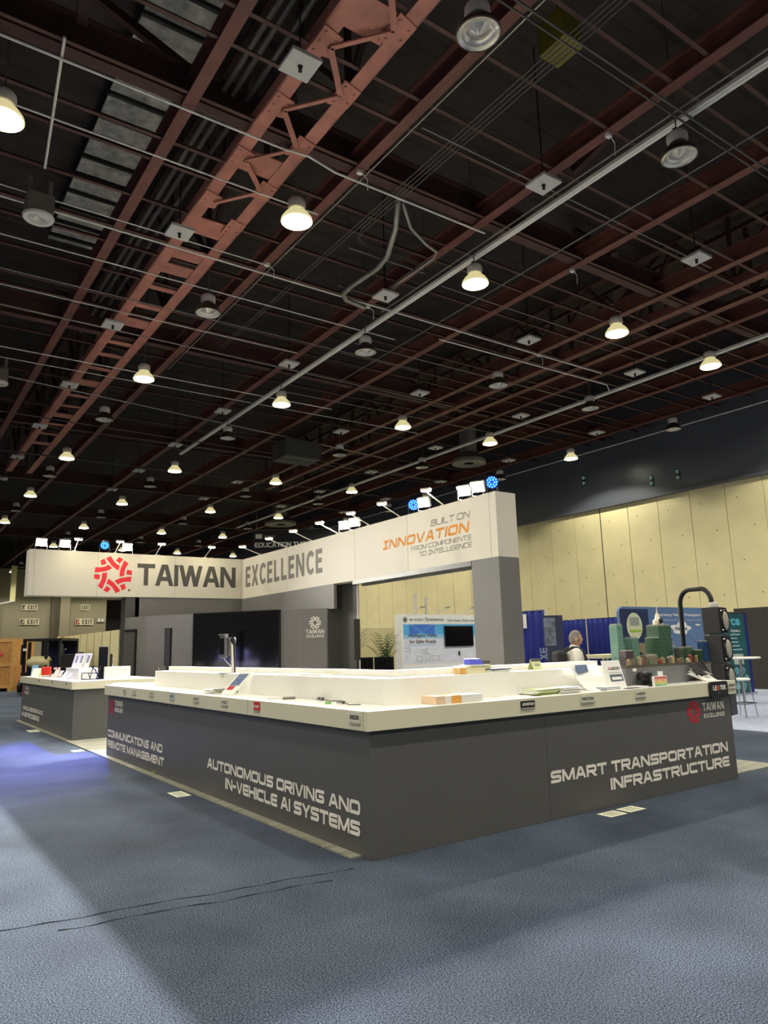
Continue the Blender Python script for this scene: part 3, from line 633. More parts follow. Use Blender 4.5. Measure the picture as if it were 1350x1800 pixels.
hx_text('EXCELLENCE', 14.54, 10.18, 3.297, 3.876, M_TXTG, font=HUM, t=.2, gap=.24)
hx_text('BUILT ON', 6.04, 4.90, 3.768, 3.888, M_TXTG, slant=.25, t=.14)
hx_text('|NNOVATION', 7.66, 4.93, 3.508, 3.70, M_ORANGE, slant=.25, t=.24, gap=.16)
hx_text('FROM COMPONENTS', 6.69, 4.89, 3.367, 3.455, M_TXTG, slant=.25, t=.14)
hx_text('TO |NTELLIGENCE', 6.45, 4.88, 3.232, 3.322, M_TXTG, slant=.25, t=.14)
mb = MB(); emblem(mb, (1.90, hy, 3.555), X, Z, .485); mb.build('emblem', M_REDEMB, hd)
mb = MB(); mb.lathe((2.32, hy, 3.16), [(.0, -.003), (.03, -.003), (.035, 0)], 12, M=Matrix.Rotation(-PI / 2, 3, 'X')); mb.build('registered_mark', M_TXTG, hd)

# diagonal back wall with video wall
A = Vector((5.47, 9.9, 0)); Bp = Vector((2.5, 13.77, 0)); du = (Bp - A).normalized(); nn = Vector((-du.y, du.x, 0))
if nn.x > 0: nn = -nn
bw = thing('booth_wall', 'grey diagonal back wall of the stand, below the header corner', 'stand wall', (4, 11.8, 0))
Ld = (Bp - A).length
mb = MB(); mb.obox(A + Z * .012, du * Ld, -nn * .12, Z * 2.43); mb.build('wall_panel', M_GREYW, bw)
C0 = Vector((2.25, 14.8, 0)); dv = (C0 - Bp); mb = MB(); mb.box(5.45, 5.81, 9.87, 9.93, .012, 2.43); mb.build('return_panel', M_GREYD, bw); dl = dv.length; dn = Vector((-dv.y, dv.x, 0)).normalized(); dn = dn if dn.x < 0 else -dn
mb = MB(); mb.obox(Bp + Z * .012, dv, -dn * .1, Z * 2.43); mb.build('side_panel', M_GREYW, bw)
mb = MB(); mb.obox(Bp + dv * .42 + dn * .02 + Z * .012, dv * .5, -dn * .02, Z * 2.08); dr = mb.build('door', M_GREYD, bw)
mb = MB(); mb.obox(Bp + dv * .40 + dn * .04 + Z * .012, dv * .04, -dn * .04, Z * 2.1); mb.obox(Bp + dv * .40 + dn * .04 + Z * 2.08, dv * .54, -dn * .04, Z * .05); mb.build('door_frame', M_BLACK, bw)
mb = MB(); mb.tube([Bp + dv * .52 + dn * .06 + Z * 1.0, Bp + dv * .62 + dn * .06 + Z * 1.0], .012, 8); mb.build('handle', M_CHROME, dr)
mb = MB()
for d in (.70, 2.6, 4.0): mb.obox(A + du * d + nn * .002 + Z * .02, du * .006, -nn * .002, Z * 2.42)
mb.build('seam', mat('seam_pale', (140, 138, 134), .6), bw)
pw = lambda d, z: A + du * d + nn * .003 + Z * z
mb = MB(); emblem(mb, pw(.312, 2.12), -du, Z, .15); mb.build('emblem', M_TXTW, bw)
mb = MB(); letters(mb, 'TAIWAN', pw(.545, 1.87), -du, Z, .094, .455, font=HUM, t=.17, gap=.12); letters(mb, 'EXCELLENCE', pw(.532, 1.783), -du, Z, .06, .44, font=HUM, t=.18, gap=.14); mb.build('lettering', M_TXTW, bw)
tv = thing('video_wall', 'large switched-off black video wall on the grey diagonal wall', 'screen', A + du * 2.33 + Z * 1.0)
mb = MB(); mb.obox(A + du * 1.18 + Z * .62 + nn * .002, du * 2.32, nn * .07, Z * 1.835); mb.build('housing', M_BLACK, tv)
mb = MB()
mb.obox(A + du * 1.2 + Z * .64 + nn * .073, du * 2.28, nn * .003, Z * 1.795); mb.build('screen', M_SCREEN, tv)

# column loudspeakers on stands
def col_speaker(x, y, ztop, h, label):
    t = thing('column_speaker', label, 'loudspeaker', (x, y, 0.012))
    mb = MB(); mb.M = Matrix.Translation((x, y, 0)) @ Matrix.Rotation(math.radians(-35), 4, 'Z')
    mb.box(-.065, .065, -.075, .075, ztop - h, ztop); mb.build('cabinet', M_BLACK, t, bevel=.01)
    mb = MB(); mb.tube([(x, y, .03), (x, y, ztop - h)], .035, 10); mb.build('pole', M_BLACK, t)
    mb = MB(); mb.lathe((x, y, .012), [(.0, 0), (.22, 0), (.22, .018), (.03, .03)], 20); mb.build('base', M_BLACK, t)
    mb = MB(); mb.M = Matrix.Translation((x, y, 0)) @ Matrix.Rotation(math.radians(-35), 4, 'Z'); mb.box(-.055, .055, -.08, -.076, ztop - h + .03, ztop - .03); mb.build('grille', mat('speaker_grille', (34, 32, 36), .7), t)
_d = 16.0
col_speaker(2.24, 11.3, 2.06, .82, 'slim black column speaker standing left of the video wall')
col_speaker(5.53, 8.75, 2.14, .88, 'slim black column speaker beside the dark pillar, right of the grey wall')

# ------------------------------------------------------------------ lights on the header
def flood(x, y, aim, label, k=1.0):
    t = thing('flood_light', label, 'flood light', (x, y, z2))
    d = Vector(aim).normalized(); q = d.to_track_quat('-Y', 'Z').to_matrix().to_4x4(); c = Vector((x, y, z2 + .19))
    mb = MB(); mb.M = Matrix.Translation(c) @ q; mb.box(-.13, .13, 0, .07, -.1, .1); mb.build('housing', mat('flood_grey', (150, 150, 146), .4), t, bevel=.008)
    mb = MB(); mb.M = Matrix.Translation(c) @ q; mb.box(-.115, .115, -.006, 0, -.088, .088); mb.build('lamp_face', M_FLOOD, t); l = bpy.data.lights.new('flood_beam', 'AREA'); l.shape = 'RECTANGLE'; l.size = .23; l.size_y = .17; l.spread = math.radians(105); l.color = (1, .97, .9); l.energy = P_FLOOD * k; lo = bpy.data.objects.new('flood_beam', l); COL.objects.link(lo); lo.parent = t; lo.location = Vector((0, 0, .19)) + d * .012; lo.rotation_euler = d.to_track_quat('-Z', 'Y').to_euler()
    mb = MB(); mb.box(x - .14, x + .14, y - .02, y + .02, z2, z2 + .015); mb.box(x - .145, x - .135, y - .012, y + .012, z2, z2 + .2); mb.box(x + .135, x + .145, y - .012, y + .012, z2, z2 + .2); mb.build('yoke', M_STEELD, t)
for x, a, s in ((.17, (.0, -1, -.55), 'at the left end of'), (.72, (.1, -1, -.55), 'second along'), (2.27, (-.1, -1, -.6), 'above the red emblem on')):
    flood(x, 14.9, a, 'blazing white square flood light %s the left header' % s, .28)
for y, a, s in ((9.37, (-1, -.55, -.5), 'left of the pair at the middle of'), (8.93, (-1, -.6, -.5), 'right of the pair at the middle of'), (6.38, (-1, -.5, -.55), 'single one beside the blue lamp on'), (5.18, (-1, -.5, -.6), 'left of the pair near the corner of'), (4.80, (-1, -.6, -.6), 'right of the pair near the corner of')):
    flood(5.62, y, a, 'blazing white square flood light, %s the right header' % s)
def par_blue(x, y, aim, label, power, spread=40):
    t = thing('blue_spotlight', label, 'spotlight', (x, y, z2)); d = Vector(aim) - Vector((x, y, z2 + .2)); d.normalize()
    q = d.to_track_quat('-Z', 'Y').to_matrix(); c = Vector((x, y, z2 + .2))
    mb = MB(); mb.lathe(c, [(.0, .18), (.09, .17), (.11, .1), (.12, 0), (.11, 0), (.105, .02)], 18, M=q); mb.build('can', M_BLACK, t)
    mb = MB(); mb.lathe(c, [(.108, .015), (.0, .015)], 18, M=q); ln = mb.build('lens', mat('blue_lens', (16, 40, 200), emit=1.6), t)
    mb = MB()
    for k in range(19):
        rr, aa = ((0, 0) if k == 0 else (.045, k * PI / 3) if k < 7 else (.085, k * PI / 6))
        if k == 0: continue
        mb.lathe(c + q @ Vector((rr * math.cos(aa), rr * math.sin(aa), 0)), [(.014, .012), (.012, .004), (.0, .002)], 6, M=q)
    mb.build('led', mat('blue_led', (60, 170, 255), emit=5.0), ln)
    mb = MB(); mb.box(x - .13, x + .13, y - .015, y + .015, z2, z2 + .015); mb.tube([(x - .125, y, z2), (x - .125, y, z2 + .2)], .01, 6); mb.tube([(x + .125, y, z2), (x + .125, y, z2 + .2)], .01, 6); mb.build('yoke', M_BLACK, t)
    l = bpy.data.lights.new('blue_beam', 'SPOT'); l.color = (.06, .08, 1.0); l.energy = power; l.spot_size = math.radians(spread); l.spot_blend = .9; l.shadow_soft_size = .08
    lo = bpy.data.objects.new('blue_beam', l); COL.objects.link(lo); lo.parent = t; lo.location = d * .03 + Vector((0, 0, .2)); lo.rotation_euler = d.to_track_quat('-Z', 'Y').to_euler()
par_blue(1.69, 14.9, (-.75, 8.2, 0), 'round blue spotlight above the red emblem on the left header', P_BLUE * 5, 26)
par_blue(5.62, 6.71, (-4.5, -3.0, 1.0), 'round blue spotlight left of a single flood on the right header', P_BLUE * .4)
par_blue(5.62, 4.42, (-2.4, -3.4, 1.2), 'round blue spotlight on the corner end of the right header', P_BLUE * .4)
M_ARML2 = mat('arm_lit_bright', (255, 244, 200), emit=L_ARM * 8)
def arm(base, head, label, mm=M_ARML):
    base, head = Vector(base), Vector(head); t = thing('arm_light', label, 'arm light', base)
    mb = MB(); mid = base + (head - base) * .25 + Z * .02; mb.tube([base, base + Z * .03, mid, head], .012, 8); mb.build('arm', M_LAMPW, t)
    mb = MB(); mb.box(base.x - .05, base.x + .05, base.y - .03, base.y + .03, base.z, base.z + .02); mb.build('clamp', M_LAMPW, t)
    dd = (head - base); dd.z = 0; dd.normalize(); sd = dd.cross(Z)
    mb = MB(); mb.obox(head - sd * .09 + dd * -.03 + Z * .02, sd * .18, dd * .1, Z * .035); mb.build('lamp_head', M_LAMPW, t)
    mb = MB(); mb.obox(head - sd * .08 + dd * -.025 + Z * .0, sd * .16, dd * .09, Z * .019); mb.build('lamp_face', mm, t)
ysb = [13.76, 12.15, 10.85, 9.6, 8.29, 7.15, 5.75]
for i, y in enumerate(ysb): arm((5.6, y, z2), (4.9, y - .38, z2 + .14), 'small glowing arm light reaching out from the right header, %s from the corner' % ORD[i])
for i, x in enumerate((.95, 1.95, 3.02, 4.4)): arm((x, 14.85, z2), (x - .06, 14.2, z2 + .2), 'small glowing arm light reaching out from the left header, %s from the left' % ORD[i], M_ARML2)

#PART2
# ================================================================== THINGS ON THE COUNTER
def obj1(name, mb, m, label, cat, loc, group=None, bevel=0.0): return tag(mb.build(name, m, loc=loc, bevel=bevel), label, cat, group)
def rotbox(mb, c, sx, sy, sz, yaw=0.0, m=0, pitch=0.0):
    keep = mb.M; mb.M = keep @ Matrix.Translation(c) @ Matrix.Rotation(yaw, 4, 'Z') @ Matrix.Rotation(pitch, 4, 'Y'); mb.box(-sx / 2, sx / 2, -sy / 2, sy / 2, 0, sz, m); mb.M = keep
M_PALEG = mat('brochure_green', (206, 214, 160), .5); M_ORP = mat('paper_orange', (246, 176, 60), .5); M_PEACH = mat('paper_peach', (240, 206, 172), .5)
M_PICT = mat('print_blue_grey', (96, 112, 146), .5, var=.5, scale=40); M_PICTD = mat('print_dark', (44, 52, 60), .5, var=.5, scale=40); M_PRTXT = mat('print_text', (150, 148, 140), .6)
def sheets(x, y, z, n, sx, sy, yaw, mats, label, group=None, cat='papers', name='paper_stack', th=.006, jit=.012):
    t = thing(name, label, cat, (x, y, z), group)
    for i in range(n):
        mb = MB(); rotbox(mb, (x + random.uniform(-jit, jit), y + random.uniform(-jit, jit), z + i * th), sx, sy, th * .92, yaw + random.uniform(-.06, .06)); mb.build('sheet', mats[i % len(mats)], t)
    return t
sheets(.28, 7.5, H, 2, .21, .30, .5, [M_PAPER], 'loose white sheets near the left end of the long counter')
sheets(.45, 6.95, H, 3, .30, .21, .1, [M_PAPER], 'low pile of white paper at left, before the riser end')
sheets(.5, 7.9 - .75, H, 1, .21, .30, -.3, [M_PAPER], 'single white sheet at the back of the counter, left end')
sheets(.16, 3.42, H, 6, .19, .17, .05, [M_PAPER], 'white stack of leaflets left of the leaning photo board', th=.008)
sheets(.20, 3.18, H, 6, .20, .22, -.05, [M_PALEG, M_PAPER, M_TXTD, M_PALEG, M_PAPER, M_TXTD], 'greenish brochure stack with dark edges, beside the leaning photo board', th=.009)
# leaning photo board with red square
t = thing('photo_board', 'leaning white board with blue photo and red square on the left counter', 'display board', (.22, 2.9, H))
bo, bu, bv = Vector((.06, 3.02, H + .004)), Vector((.10, -.13, 0)), Vector((.22, -.05, .24))
bu = bu.normalized() * .15; bn = bu.cross(bv).normalized()
mb = MB(); mb.obox(bo, bu, bv, bn * -.02); mb.build('board', M_PAPER, t, bevel=.004)
mb = MB(); mb.obox(bo + bu * .12 + bv * .38 + bn * .001, bu * .76, bv * .5, bn * .002); mb.build('photo', M_PICT, t)
mb = MB(); mb.obox(bo + bu * .15 + bv * .2 + bn * .001, bu * .5, bv * .16, bn * .002); mb.build('red_square', M_LRED, t)
mb = MB(); mb.obox(bo + bu * .3 + bv * .95 - bn * .02, bu * .4, Vector((.09, -.02, -.26)), bn * -.008); mb.build('prop', M_PAPER, t)
# tablet slate with bezel and cable
t = thing('slim_device', 'slim silver and dark device lying flat on the left counter', 'device', (.2, 1.9, H))
mb = MB(); rotbox(mb, (.19, 1.93, H), .17, .12, .014, -.5); mb.build('silver_body', M_STEELW, t, bevel=.003)
mb = MB(); rotbox(mb, (.25, 1.77, H), .12, .17, .016, -.5); mb.build('dark_body', M_TXTG, t, bevel=.003)
mb = MB(); mb.tube([(.28, 1.72, H + .008), (.34, 1.75, H + .006), (.36, 1.5, H + .006), (.34, 1.25, H + .006)], .004, 6); mb.build('cable', M_LAMPW, t)
for i, (x, y, lab) in enumerate(((.30, 1.26, 'black inline power adapter with thin cable, left of two'), (.19, .72, 'black inline power adapter with green plug, right of two'))):
    t = thing('power_adapter', lab, 'power adapter', (x, y, H))
    mb = MB(); mb.tube([(x + .02, y + .055, H + .02), (x + .01, y - .04, H + .018)], .013, 8); mb.build('adapter_body', M_BLACK, t)
    mb = MB(); mb.tube([(x + .06, y + .16, H + .004), (x + .03, y + .1, H + .02), (x + .02, y + .05, H + .02)], .005, 6); mb.tube([(x + .01, y - .04, H + .018), (x + .01, y - .12, H + .004), (x + .07, y - .2, H + .004)], .005, 6); mb.build('cable', M_TXTG, t)
    if i: mb = MB(); mb.tube([(x - .05, y + .17, H + .006), (x - .02, y + .13, H + .012)], .012, 8); mb.build('plug', mat('plug_green', (130, 190, 110), .5), t)
# face-scanner terminal on a pole
ax, ay = .47, 3.63
t = thing('scanner_terminal', 'small dark screen terminal on a white pole standing on the shelf', 'terminal', (ax, ay, zr))
mb = MB(); mb.lathe((ax - .02, ay + .06, zr), [(.0, 0), (.13, 0), (.13, .006), (.0, .008)], 24); mb.build('base', M_TXTG, t)
mb = MB(); mb.tube([(ax, ay, zr), (ax - .02, ay, zr + .36)], .016, 10); mb.build('pole', M_LAMPW, t)
mb = MB(); mb.tube([(ax + .02, ay - .006, zr + .006), (ax + .004, ay - .006, zr + .40)], .012, 10); mb.lathe((ax, ay, zr + .34), [(.0, 0), (.028, 0), (.03, .06), (.02, .08), (.0, .08)], 12); mb.build('pole_sleeve', M_BLACK, t)
mb = MB(); rotbox(mb, (ax - .10, ay + .05, zr + .18), .05, .10, .26, .35); hs = mb.build('head', mat('terminal_grey', (92, 92, 96), .4), t, bevel=.008)
mb = MB(); rotbox(mb, (ax - .127, ay + .045, zr + .22), .004, .075, .19, .35); mb.build('screen', M_SCREEN, t)
mb = MB(); rotbox(mb, (ax - .105, ay + .05, zr + .445), .06, .105, .016, .35); mb.build('hood', M_TXTG, t)
mb = MB(); rotbox(mb, (ax - .05, ay + .02, zr + .20), .05, .05, .22, .35); mb.build('bracket', M_TXTD, t)
mb = MB(); mb.tube([(ax - .1, ay + .05, zr + .18), (ax - .06, ay + .03, zr + .12), (ax - .02, ay + .01, zr + .08)], .004, 6); mb.build('cable', M_LAMPW, t)
sheets(.5, 2.1, zr, 2, .2, .34, .1, [M_PAPER], 'white sheets lying on the long shelf, right of the terminal')
sheets(.52, 1.72, zr, 2, .18, .30, .25, [M_PAPER, M_PALEG], 'thin paper pad on the long shelf nearer the corner')
# orange and white packs
for i, (x0, x1, m, lab) in enumerate(((.66, .76, M_PEACH, 'peach paper block, left of the row at the front edge'), (.76, .83, M_PAPER, 'narrow white paper block between the peach and orange blocks'), (.83, .93, M_ORP, 'orange paper block at the front edge of the right counter'), (.935, 1.17, M_PAPER, 'wide white paper block right of the orange block'))):
    t = thing('paper_block', lab, 'paper block', ((x0 + x1) / 2, .1, H))
    mb = MB(); mb.box(x0 + .002, x1 - .002, .03, .22, H, H + .066 - .004 * (i % 2)); mb.build('block', m, t, bevel=.004)
    mb = MB()
    for k in range(5): mb.box(x0 + .004, x1 - .004, .0285, .03, H + .008 + .011 * k, H + .010 + .011 * k)
    mb.build('page_edges', M_SEAM, t)
sheets(1.72, .18, H, 1, .42, .2, .05, [M_PAPER], 'flat white leaflet spread near the middle of the right counter')
sheets(1.98, .16, H, 9, .30, .20, .08, [M_PALEG, M_PAPER], 'fanned pale green brochure stack on the right counter', jit=.03)
sheets(2.30, .15, H, 9, .26, .20, -.1, [M_PAPER], 'white brochure stack right of the pale green one', jit=.03)
# curled poster
t = thing('curled_poster', 'white curled poster with small blue picture leaning on the riser', 'poster', (2.8, .25, H))
for x0, x1, off in ((2.55, 2.78, 0.0), (2.80, 2.98, .02)):
    V = []; n = 10
    for i in range(n + 1):
        s_ = i / n; V += [(x0 + .14 * (1 - s_) * .3, .06 + off + .22 * s_ ** .7, H + .003 + .25 * s_ ** 1.4), (x1 + .14 * (1 - s_) * .3, .06 + off + .22 * s_ ** .7, H + .003 + .25 * s_ ** 1.4)]
    mb = MB(); mb.add(V, [(2 * i, 2 * i + 1, 2 * i + 3, 2 * i + 2) for i in range(n)]); so = mb.build('sheet', M_PAPER, t); sm_ = so.modifiers.new('s', 'SOLIDIFY'); sm_.thickness = .003
mb = MB(); mb.obox((2.60, .228, H + .175), (.17, 0, 0), (0, .022, .068), (0, -.003, 0)); mb.build('picture', M_PICT, t)
mb = MB(); mb.obox((2.60, .222, H + .158), (.09, 0, 0), (0, .002, .008), (0, -.003, 0)); mb.build('caption', M_PICT, t)
sheets(2.86, .1, H, 5, .24, .16, .1, [M_PAPER, M_PICT], 'small leaflet pile in front of the curled poster')
# sign board AAEON
t = thing('table_sign', 'white upright table sign with red and black lettering and dark product panel', 'table sign', (3.05, .12, H))
so, su, sv = Vector((2.91, .1, H)), Vector((.29, 0.01, 0)), Vector((-.02, .06, .275)); sn = su.cross(sv).normalized()
mb = MB(); mb.obox(so, su, sv, sn * -.01); mb.build('board', M_PAPER, t, bevel=.002)
mb = MB(); mb.obox(so + su * .2 + sv * 0 - sn * .01, su * .6, Vector((0, .12, .0)), Vector((0, 0, .006))); mb.obox(so + su * .4 + sv * .9 - sn * .012, su * .2, Vector((0.02, .06, -.24)), sn * -.006); mb.build('foot', M_PAPER, t)
mb = MB(); letters(mb, 'AEON', so + su * .36 + sv * .66, su, sv, .03, .155, t=.2, slant=.2, lift=.002); mb.build('lettering', M_TXTD, t)
mb = MB(); letters(mb, 'A', so + su * .2 + sv * .66, su, sv, .03, .05, t=.2, slant=.2, lift=.002); mb.build('lettering', M_LRED, t)
mb = MB(); mb.obox(so + su * .18 + sv * .56 + sn * .001, su * .7, sv * .015, sn * .001); mb.build('rule', M_PRTXT, t)
mb = MB(); mb.obox(so + su * .22 + sv * .26 + sn * .001, su * .7, sv * .24, sn * .002); p = mb.build('product_panel', mat('panel_slate', (92, 104, 118), .5), t)
mb = MB(); mb.obox(so + su * .3 + sv * .31 + sn * .003, su * .54, sv * .1, sn * .002); mb.build('product', M_PAPER, p)
sheets(3.33, .07, H, 2, .2, .14, 0.1, [mat('leaflet_lilac', (188, 170, 206), .5), M_PAPER], 'lilac leaflet in front of the grey plinth')
sheets(3.12, -.0, H, 1, .16, .06, 0.0, [M_PICTD], 'thin dark leaflet at the foot of the white table sign')
# candy-coloured product box
t = thing('product_box', 'small black-backed box with rows of red, yellow and green strips', 'product box', (3.6, .06, H))
mb = MB(); mb.box(3.47, 3.70, .03, .12, H, H + .02); mb.obox((3.45, .1, H), (.19, 0, 0), (0, .02, .13), (0, .02, 0)); mb.build('stand', M_BLACK, t)
mb = MB(); mb.lathe((3.5, .12, H + .10), [(.0, .05), (.06, .04), (.075, 0), (.06, -.04), (.0, -.05)], 12); mb.build('dark_ball', M_BLACK, t)
mb = MB(); mb.box(3.50, 3.71, .0, .03, H, H + .10); bx = mb.build('carton', M_PAPER, t)
for r, col in enumerate(((120, 180, 130), (226, 196, 80), (240, 170, 130), (214, 66, 60))):
    for c in range(5):
        mb = MB(); x0 = 3.507 + .041 * c; mb.box(x0, x0 + .03, -.004, 0, H + .004 + .024 * r, H + .022 + .024 * r); mb.build('strip', mat('strip_%d' % col[0], col, .5), bx)
mb = MB(); mb.box(3.64, 3.71, .04, .06, H + .1, H + .145); mb.build('tag', M_PAPER, t)
mb = MB(); mb.box(3.43, 3.49, .2 - .004, .2, H + .15, H + .18); tag(mb.build('price_card', M_PAPER, loc=(3.46, .198, H + .165)), 'tiny white card stuck high on the grey plinth', 'card')
# black tablet on white stand
t = thing('tablet', 'black tablet tilted on a white stand near the right end of the counter', 'tablet', (4.42, .1, H))
to, tu, tv_ = Vector((4.40, .06, H + .04)), Vector((.29, 0.01, .006)), Vector((-.02, .10, .165)); tn = tu.cross(tv_).normalized()
mb = MB(); mb.obox(to, tu, tv_, tn * -.01); mb.build('body', M_BLACK, t, bevel=.004)
mb = MB(); mb.obox(to + tu * .04 + tv_ * .04 + tn * .001, tu * .92, tv_ * .92, tn * .001); mb.build('screen', mat('tablet_screen', (8, 8, 10), .5, spec=.2), t)
mb = MB(); mb.obox(to + tu * .0 - Z * .045, tu * .9, Vector((-.02, .12, 0)), Z * .012); mb.obox(to + tu * .3 + tv_ * .3 - tn * .012 - Z * .02, tu * .4, tv_ * .3, tn * -.03); mb.tube([to + tu * .1 + Z * .01, to + tu * -.08 + Z * .03], .01, 6); mb.tube([to + tu * .45 - Z * .04, to + tu * .45 + tv_ * .4 - tn * .02], .02, 8); mb.build('stand', M_PAPER, t)
# white folder rack
t = thing('card_holder', 'white stepped card holder at the right end of the counter', 'card holder', (4.6, .05, H))
for i in range(3):
    mb = MB(); o_ = Vector((4.46 + .045 * i, -.02 + .01 * i, H)); mb.obox(o_, (.18 - .03 * i, 0, 0), (-.13, .17, .10 + .025 * i), (.0, .02, -.01)); mb.build('card', M_PAPER, t)
mb = MB(); mb.box(4.42, 4.68, -.03, .12, H, H + .012); mb.build('tray', M_PAPER, t)
mb = MB(); mb.obox((4.52, .018, H + .075), (.07, 0, 0), (-.04, .05, .035), (0, -.002, .001)); mb.build('print', M_PRTXT, t)
# hanging black sign
t = thing('hanging_sign', 'black rounded sign with white lettering and orange ring, hung on the counter edge', 'sign', (4.53, -.06, .9))
mb = MB(); P = []; 
for cx, cz, a0 in ((4.67, 1.03, 0), (4.38, 1.03, 90), (4.38, .915, 180), (4.67, .915, 270)):
    for k in range(5): a = math.radians(a0 + 22.5 * k); P.append((cx + .025 * math.cos(a), -OV - .004, cz + .025 * math.sin(a)))
mb.prism(P, (0, -.02, 0)); mb.build('panel', M_BLACK, t)
yq = -OV - .0245
mb = MB(); letters(mb, 'LE', (4.405, yq, .965), X, Z, .05, .07, t=.2, lift=.001); letters(mb, 'TEK', (4.54, yq, .965), X, Z, .05, .115, t=.2, lift=.001); mb.build('lettering', M_PAPER, t)
mb = MB(); q = Matrix.Rotation(PI / 2, 3, 'X'); mb.lathe((4.505, yq - .001, .988), [(.018, 0), (.028, 0)], 20, M=q); mb.lathe((4.505, yq - .001, .988), [(.0, 0), (.009, 0)], 12, M=q); mb.build('ring', mat('ring_orange', (232, 96, 48), .5), t)
mb = MB(); mb.box(4.50, 4.515, yq - .002, yq, .932, .938); mb.box(4.53, 4.545, yq - .002, yq, .932, .938); mb.build('rivet', M_CHROME, t)
# items on the upper shelf, right arm
def tent(x, y, label):
    t = thing('tent_card', label, 'tent card', (x, y, zr)); 
    mb = MB(); mb.obox((x - .065, y - .03, zr), (.13, 0, 0), (0, .04, .105), (0, .003, 0)); mb.obox((x - .065, y + .05, zr), (.13, 0, 0), (0, -.04, .105), (0, .003, 0)); mb.build('card', M_PALEG, t)
    mb = MB(); mb.obox((x - .065, y + .0, zr + .079), (.13, 0, 0), (0, .0108, .0285), (0, -.003, .001)); mb.build('dark_band', M_TXTD, t)
    mb = MB(); mb.obox((x - .03, y - .017, zr + .035), (.07, 0, 0), (0, .008, .02), (0, -.003, .001)); mb.build('print', M_PRTXT, t)
tent(1.62, .47, 'greenish tent card with dark top band in front of the grey pillar'); tent(2.29, .47, 'greenish tent card with dark top band in front of the navy drape')
t = thing('tray', 'small blue tray on the upper shelf left of the tent card', 'tray', (1.47, .46, zr + .075))
mb = MB(); mb.prism([(1.40, .42, zr + .075), (1.56, .42, zr + .075), (1.545, .45, zr + .13), (1.425, .45, zr + .13)], (0, .1, 0)); mb.build('tray_body', mat('tray_blue', (60, 70, 200), .5), t, bevel=.006)
mb = MB(); mb.box(1.39, 1.58, .41, .57, zr + .068, zr + .076); mb.build('rim', M_PAPER, t)
mb = MB(); mb.box(1.30, 1.62, .42, .56, zr, zr + .068); obj1('cardboard_box', mb, mat('box_cream', (222, 214, 176), .6), 'cream carton on the upper shelf under the blue tray', 'box', (1.45, .49, zr), bevel=.004)
t = thing('wrapped_pack', 'small tan and orange wrapped pack beside the cream carton', 'pack', (1.27, .4, zr))
mb = MB(); mb.box(1.22, 1.29, .36, .46, zr, zr + .06); mb.build('pack', mat('pack_tan', (214, 178, 120), .5), t, bevel=.006)
mb = MB(); mb.box(1.24, 1.265, .357, .36, zr + .005, zr + .055); mb.build('orange_label', M_ORP, t)
sheets(1.70, .43, zr, 4, .26, .15, .06, [M_PAPER, M_PAPER, M_PAPER, M_PICTD], 'white brochures on the upper shelf before the grey pillar', th=.009)
mb = MB(); mb.lathe((2.8, .42, zr), [(.0, .02), (.02, .015), (.022, 0)], 10); obj1('cable_grommet', mb, M_BLACK, 'tiny black grommet on the upper shelf at right', 'grommet', (2.8, .42, zr))

# ------------------------------------------------------------------ city model on the plinth
ZP = 1.235
t = thing('city_model', 'dark display base of the miniature city on the grey plinth', 'model base', (4.1, .45, ZP))
mb = MB(); mb.box(3.33, 4.89, .2, .74, ZP, ZP + .022); mb.build('base_board', mat('model_base', (84, 78, 66), .7), t)
mb = MB(); mb.box(3.4, 4.85, .215, .26, ZP + .022, ZP + .026); mb.box(3.4, 4.85, .44, .49, ZP + .022, ZP + .026); mb.box(4.1, 4.15, .22, .72, ZP + .022, ZP + .0255); mb.build('road', mat('model_road', (60, 58, 56), .8), t)
ZB = ZP + .022
def tower(x0, x1, y, ztop, col, label, d=.1, taper=0.0, lab2=None, win=True):
    t = thing('model_building', label, 'model building', ((x0 + x1) / 2, y, ZB))
    col = tuple(int(.75 * c * .8 + .25 * sum(col) / 3 * .8) for c in col); m = mat('bld_%d_%d_%d' % col, col, .4, var=.15, scale=30); w_ = x1 - x0; y0 = y - d / 2
    mb = MB(); k = taper * w_; mb.prism([(x0, y0, ZB), (x1, y0, ZB), (x1, y0 + d, ZB), (x0, y0 + d, ZB)], (0, 0, ztop - ZB - .012)); mb.build('body', m, t)
    if win:
        mw = mat('bldw_%d_%d_%d' % col, tuple(int(c * .8) for c in col), .25); mb = MB(); zz = ZB + .02
        while zz < ztop - .03: mb.box(x0 - .0015, x1 + .0015, y0 - .0015, y0 + d + .0015, zz, zz + .006); zz += .022
        mb.build('window_bands', mw, t)
    mb = MB(); mb.box(x0 + .006, x1 - .006, y0 + .006, y0 + d - .006, ztop - .012, ztop); mb.build('roof', M_SEAM, t)
    return t
tower(3.45, 3.545, .42, 1.70, (128, 196, 172), 'tall slim mint-green model tower at the left of the miniature city')
tower(3.555, 3.61, .50, 1.69, (96, 104, 104), 'tall slim grey model tower behind the mint-green one')
tower(3.42, 3.55, .30, 1.42, (110, 84, 100), 'stepped purple model building at the left front', d=.08)
tower(3.66, 3.775, .40, 1.555, (124, 186, 162), 'mid-height mint model tower with pale blue base')
tower(3.79, 3.83, .42, 1.53, (150, 142, 128), 'thin beige model tower beside the mid-height mint one', d=.07)
tower(3.86, 3.95, .60, 1.47, (206, 196, 168), 'cream model building at the back of the miniature city')
tower(3.97, 4.11, .36, 1.55, (70, 128, 84), 'dark green model tower left of the tallest one')
tw = tower(4.28, 4.52, .52, 1.69, (84, 136, 104), 'tallest green model tower with white spire', d=.16)
